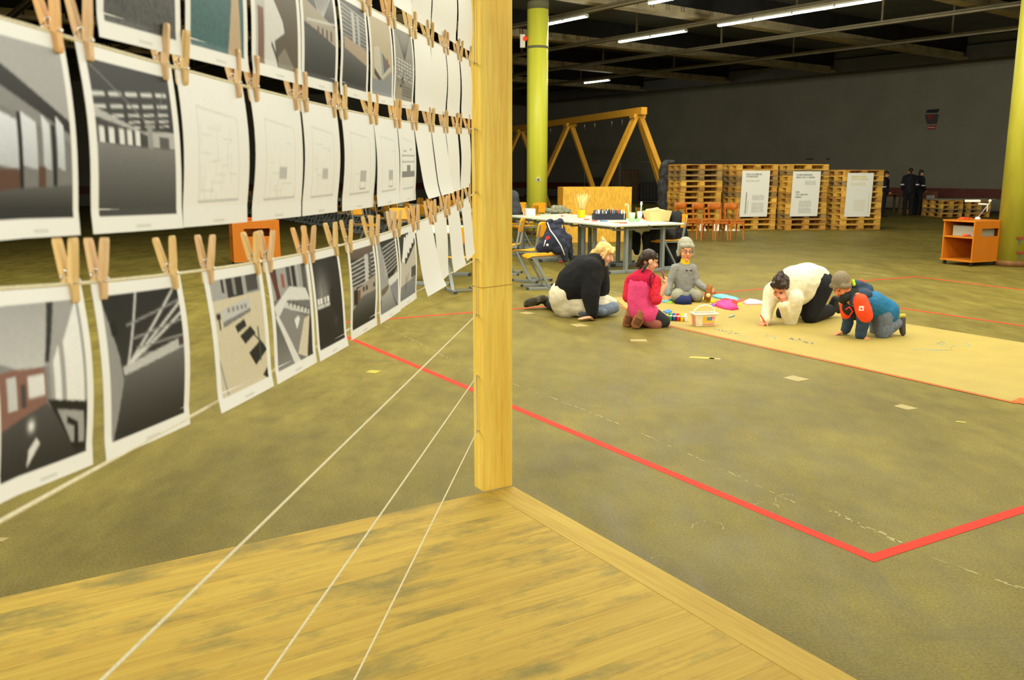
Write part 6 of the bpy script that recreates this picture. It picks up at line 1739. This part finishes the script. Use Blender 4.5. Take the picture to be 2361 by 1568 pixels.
# ------------------------------------------------------------------ three people standing far off by the back wall
def standing(x, y0, ytop, label, face, Zs):
    b0 = P(x, y0, Zs); b0.z = 0; hgt = (P(x, ytop, Zs).z); k = hgt / 1.76
    t = thing('person', label, 'person', b0)
    f = Vector(face).normalized(); rt = f.cross(V3(0, 0, 1))
    def p(r_, f_, u_): return b0 + rt * (r_ * k) + f * (f_ * k) + V3(0, 0, u_ * k)
    hp, at, ax = head_prims(p(0, .07, 1.64), f + V3(0, 0, -.3), (0, 0, 1), k)
    legs = [q for s in (-1, 1) for q in limb([p(s * .10, 0, .92), p(s * .11, .02, .5), p(s * .11, -.02, .08)], [.095 * k, .07 * k, .055 * k])]
    arms = [q for s in (-1, 1) for q in limb([p(s * .19, .0, 1.42), p(s * .26, -.02, 1.14), p(s * .20, .14, .98)], [.062 * k, .05 * k, .04 * k])]
    torso = [(p(0, 0, .95), p(0, 0, 1.15), .16 * k, .16 * k), (p(0, 0, 1.15), p(0, 0, 1.38), .17 * k, .165 * k), (p(0, .02, 1.42), p(0, .04, 1.55), .09 * k, .055 * k)]
    hands = [q for s in (-1, 1) for q in hand_prims(p(s * .20, .14, .98), f * .8 - V3(0, 0, .5), rt * s, k, 1, .5)]
    lump('body', hp + legs + arms + torso + hands, SKIN2, t, .012, 2)
    mj = mat('uniform_black', S(20, 20, 26), .85, noise=.2, nscale=10)
    lump('jacket', grow([(p(0, 0, .93), p(0, 0, 1.15), .165 * k, .17 * k), (p(0, 0, 1.15), p(0, 0, 1.37), .18 * k, .175 * k), (p(-.14, 0, 1.42), p(.14, 0, 1.42), .085 * k, .085 * k)] + arms, .02), mj, t, .018, 3)
    lump('trousers', grow(legs + [(p(0, 0, .93), p(0, 0, .95), .15 * k, .15 * k)], .015), mat('uniform_trousers', S(22, 22, 26), .9), t, .018, 2)
    for s in (-1, 1):
        lump('shoe', [(p(s * .11, -.05, .05), p(s * .12, .16, .04), .05 * k, .04 * k)], mat('caster_black'), t, .014, 2)
    lump('hair', [('e', at(0, -.02, .045), ax, (.084 * k, .1 * k, .085 * k)), (at(0, -.07, -.02), at(0, -.06, -.06), .05 * k, .04 * k)], mat('hair_dark', S(44, 30, 22), .5), t, .012, 2)
    for s in (-1, 1):
        mb = MB(); c_ = p(s * .25, -.02, 1.16); mb.cyl(c_ - V3(0, 0, .02), c_ + V3(0, 0, .02), .078 * k, .078 * k, 12); mb.build('reflective_band', mat('reflective_white'), t)
standing(2092, 495, 388, 'taller standing person in black uniform near the back wall, seen from behind', (.35, 1, 0), 31.6)
standing(2113, 493, 392, 'standing person in black uniform at the right shoulder of the taller one', (.9, .3, 0), 32.2)
standing(2033, 493, 395, 'standing person in black partly behind the end pallet stack', (1, -.2, 0), 31.0)

# ================================================================== THINGS ON THE KRAFT PAPER
def cloth(pts, z, m, name, label, cat, hgt=.03, seed=1, grp=None):
    """A crumpled flat piece of cloth or felt whose outline is given on the floor; closed, slightly raised."""
    r_ = random.Random(seed); P0 = [G(x, y, KZ) for x, y in pts]; c = sum(P0, V3(0, 0, 0)) / len(P0); n = len(P0)
    mb = MB(); rings = [1.0, .8, .55, .28]
    vs = []
    for k, f in enumerate(rings):
        for q in P0:
            p = c.lerp(q, f); p.z = KZ + .001 + (0 if k == 0 else hgt * r_.uniform(.35, 1.0)); vs.append(p)
    vs.append(c + V3(0, 0, hgt * .8)); N = len(vs) - 1
    fs = []
    for k in range(len(rings) - 1):
        for i in range(n):
            a = k * n + i; b = k * n + (i + 1) % n; fs.append((a, b, b + n, a + n))
    k = (len(rings) - 1) * n
    fs += [(k + i, k + (i + 1) % n, N) for i in range(n)]
    fs.append(list(reversed(range(n))))
    mb.add(vs, fs, 0, True)
    o = mb.build(name, m); tag(o, label, cat, grp or 'felt pieces on the kraft paper'); return o
def felt(name, c): return mat('felt_' + name, c, .95, noise=.15, nscale=40, bump=.2)
cloth([(1555, 697), (1562, 688), (1578, 684), (1592, 684), (1597, 693), (1594, 702), (1575, 703), (1556, 701)], 0, felt('navy', S(30, 40, 84)), 'felt_piece', 'crumpled navy felt in front of the grey boy', 'felt', .11, 2)
cloth([(1522, 696), (1540, 692), (1558, 686), (1562, 690), (1550, 695), (1530, 698)], 0, felt('lightblue', S(90, 180, 226)), 'felt_piece', 'light blue felt between the girl and the navy felt', 'felt', .02, 3)
cloth([(1534, 697), (1548, 694), (1556, 698), (1545, 700)], 0, felt('lime', S(150, 190, 40)), 'felt_piece', 'small lime green felt under the light blue one', 'felt', .012, 4)
cloth([(1613, 686), (1622, 688), (1634, 692), (1650, 695), (1648, 698), (1630, 697), (1616, 692)], 0, felt('yellow', S(240, 206, 20)), 'felt_piece', 'yellow felt at the foot of the log', 'felt', .02, 5)
cloth([(1640, 684), (1656, 681), (1674, 682), (1690, 687), (1708, 690), (1700, 694), (1676, 691), (1655, 689)], 0, felt('sky', S(120, 200, 226)), 'felt_piece', 'long sky blue felt behind the pink felt', 'felt', .03, 6)
cloth([(1690, 694), (1712, 690), (1720, 690), (1714, 694), (1698, 698)], 0, felt('rust', S(226, 90, 70)), 'felt_piece', 'thin rust felt strip behind the pale pink one', 'felt', .012, 7)
cloth([(1650, 697), (1668, 692), (1690, 691), (1700, 697), (1702, 706), (1690, 706), (1660, 700)], 0, felt('red', S(232, 50, 40)), 'felt_piece', 'red felt lying under the pink felt', 'felt', .035, 8)
cloth([(1648, 703), (1658, 697), (1675, 695), (1688, 698), (1692, 706), (1704, 714), (1688, 716), (1668, 713), (1652, 708)], 0, felt('hotpink', S(246, 70, 140)), 'felt_piece', 'bright pink felt heaped beside the plastic box', 'felt', .06, 9)
cloth([(1640, 702), (1646, 698), (1650, 706), (1640, 708)], 0, felt('purple', S(140, 80, 170)), 'felt_piece', 'small purple felt corner under the pink felt', 'felt', .01, 10)
cloth([(1694, 703), (1706, 700), (1709, 704), (1700, 706)], 0, felt('amber', S(244, 200, 40)), 'felt_piece', 'small amber felt beside the red felt', 'felt', .01, 11)
cloth([(1712, 699), (1724, 693), (1742, 695), (1764, 698), (1762, 702), (1740, 703), (1720, 703)], 0, felt('palepink', S(244, 190, 200)), 'felt_piece', 'pale pink felt next to the drawing person sleeve', 'felt', .04, 12)
cloth([(1528, 718), (1546, 715), (1550, 720), (1536, 724)], 0, felt('denim', S(80, 130, 196)), 'felt_piece', 'small blue cloth behind the paint pots', 'felt', .02, 13)
# paint pots in a clear strip
pot0 = G(1538, 739, KZ); pdir = (G(1574, 741, KZ) - pot0).normalized()
for i, cn in enumerate((S(50, 160, 70), S(40, 80, 180), S(226, 44, 40), S(244, 206, 30), S(236, 232, 214))):
    c = pot0 + pdir * (.036 + i * .040)
    nm = ('green', 'blue', 'red', 'yellow', 'white')[i]
    t = thing('paint_pot', nm + ' paint pot in the row on the kraft paper', 'paint pot', c, 0, 'row of small paint pots')
    mb = MB(); mb.lathe(c, [(.015, 0), (.017, .004), (.0175, .042), (.0145, .046)], 14); mb.build('pot', mat('paint_' + nm, cn, .35), t)
    mb = MB(); mb.lathe(c + V3(0, 0, .0462), [(.0185, 0), (.0185, .007), (.0165, .009)], 14); mb.build('lid', mat('pot_lid', S(240, 238, 224), .3), t)
    up = c + V3(0, .045, .052); mb = MB(); mb.lathe(c + V3(.0, .04, .001), [(.017, .0), (.017, .072), (.012, .076)], 14); mb.build('upper_pot', mat('paint_' + nm), t)
# clear plastic box with a carrying handle
bc0 = (G(1625, 753, KZ)); t = thing('plastic_box', 'clear lidded plastic box with carrying handle on the kraft paper', 'box', bc0 + V3(0, .07, 0), math.radians(14))
m_cl = mat('clear_plastic', S(240, 228, 196), .3, noise=.12, nscale=14)
mb = MB(); w0, w1, d0, d1, hh = .105, .118, .06, .07, .12
lo = [(-w0, -d0, 0), (w0, -d0, 0), (w0, d0, 0), (-w0, d0, 0)]; hi = [(-w1, -d1, hh), (w1, -d1, hh), (w1, d1, hh), (-w1, d1, hh)]
mb.add(lo + hi, [(3, 2, 1, 0)] + [(i, (i + 1) % 4, 4 + (i + 1) % 4, 4 + i) for i in range(4)] + [(4, 5, 6, 7)]); mb.build('tub', m_cl, t, local=True, bevel=.006)
mb = MB(); mb.box((0, 0, hh + .007), (.256, .16, .014)); mb.build('lid', mat('lid_clear', S(244, 240, 216), .3), t, local=True, bevel=.004)
mb = MB(); mb.box((0, 0, hh + .017), (.19, .10, .006)); mb.build('lid_sheet', mat('lid_sheet', S(170, 160, 136), .5), t, local=True)
mb = MB(); mb.tube([(-.12, 0, hh + .004), (-.10, 0, hh + .045), (-.05, 0, hh + .082), (.02, 0, hh + .09), (.08, 0, hh + .075), (.115, 0, hh + .04), (.122, 0, hh + .004)], .0075, 8); mb.build('carry_handle', mat('lid_clear'), t, local=True)
tilt = math.atan2(d1 - d0, hh)
def face_quad(name, x0, x1, z0, z1, m, k=1):
    def pt(x, z): return (x, -(d0 + (d1 - d0) * z / hh) - .0012 * k, z)
    mb = MB(); mb.add([pt(x0, z0), pt(x1, z0), pt(x1, z1), pt(x0, z1)], [(0, 1, 2, 3)]); mb.build(name, m, t, local=True)
face_quad('label_card', -.045, .098, .008, .108, mat('card_cream', S(240, 214, 170), .5))
face_quad('label_yellow', -.04, .0, .04, .104, mat('card_yellow', S(246, 190, 30), .5), 2)
face_quad('label_picture', .004, .06, .06, .096, mat('card_blue', S(110, 140, 170), .5), 2)
face_quad('label_pink', .05, .09, .068, .10, mat('card_pink', S(236, 150, 150), .5), 2)
face_quad('label_band', .004, .09, .036, .056, mat('card_amber', S(240, 200, 60), .5), 2)
face_quad('label_text', -.04, .09, .014, .028, mat('card_red', S(234, 150, 120), .5), 2)
mb = MB()
def side_pt(y, z): return (-(w0 + (w1 - w0) * z / hh) - .0012, y, z)
mb.add([side_pt(-.045, .01), side_pt(-.045, .105), side_pt(.03, .105), side_pt(.03, .01)], [(0, 1, 2, 3)]); mb.build('side_label', mat('card_salmon', S(224, 150, 110), .5), t, local=True)
def crayon_on_paper(xa, ya, xb, yb, c, label):
    a, b = G(xa, ya, KZ + .008), G(xb, yb, KZ + .008); mb = MB(); mb.cyl(a, b, .0075, .0075, 8); e = (b - a).normalized(); mb.cyl(b, b + e * .014, .006, .002, 8)
    tag(mb.build('crayon', mat('crayon_' + label.split()[0], c, .6)), label, 'crayon')
crayon_on_paper(1681, 731, 1693, 727, S(150, 190, 214), 'powder blue crayon lying alone on the kraft paper')
crayon_on_paper(1643, 676, 1649, 674, S(190, 40, 40), 'crimson crayon at the far edge of the kraft paper')
mb = MB(); q = G(1608, 694, KZ); mb.box(q + V3(0, 0, .004), (.06, .014, .008), -.4); tag(mb.build('felt_pen', pm_('black')), 'short black pen lying before the grey boy', 'pen')
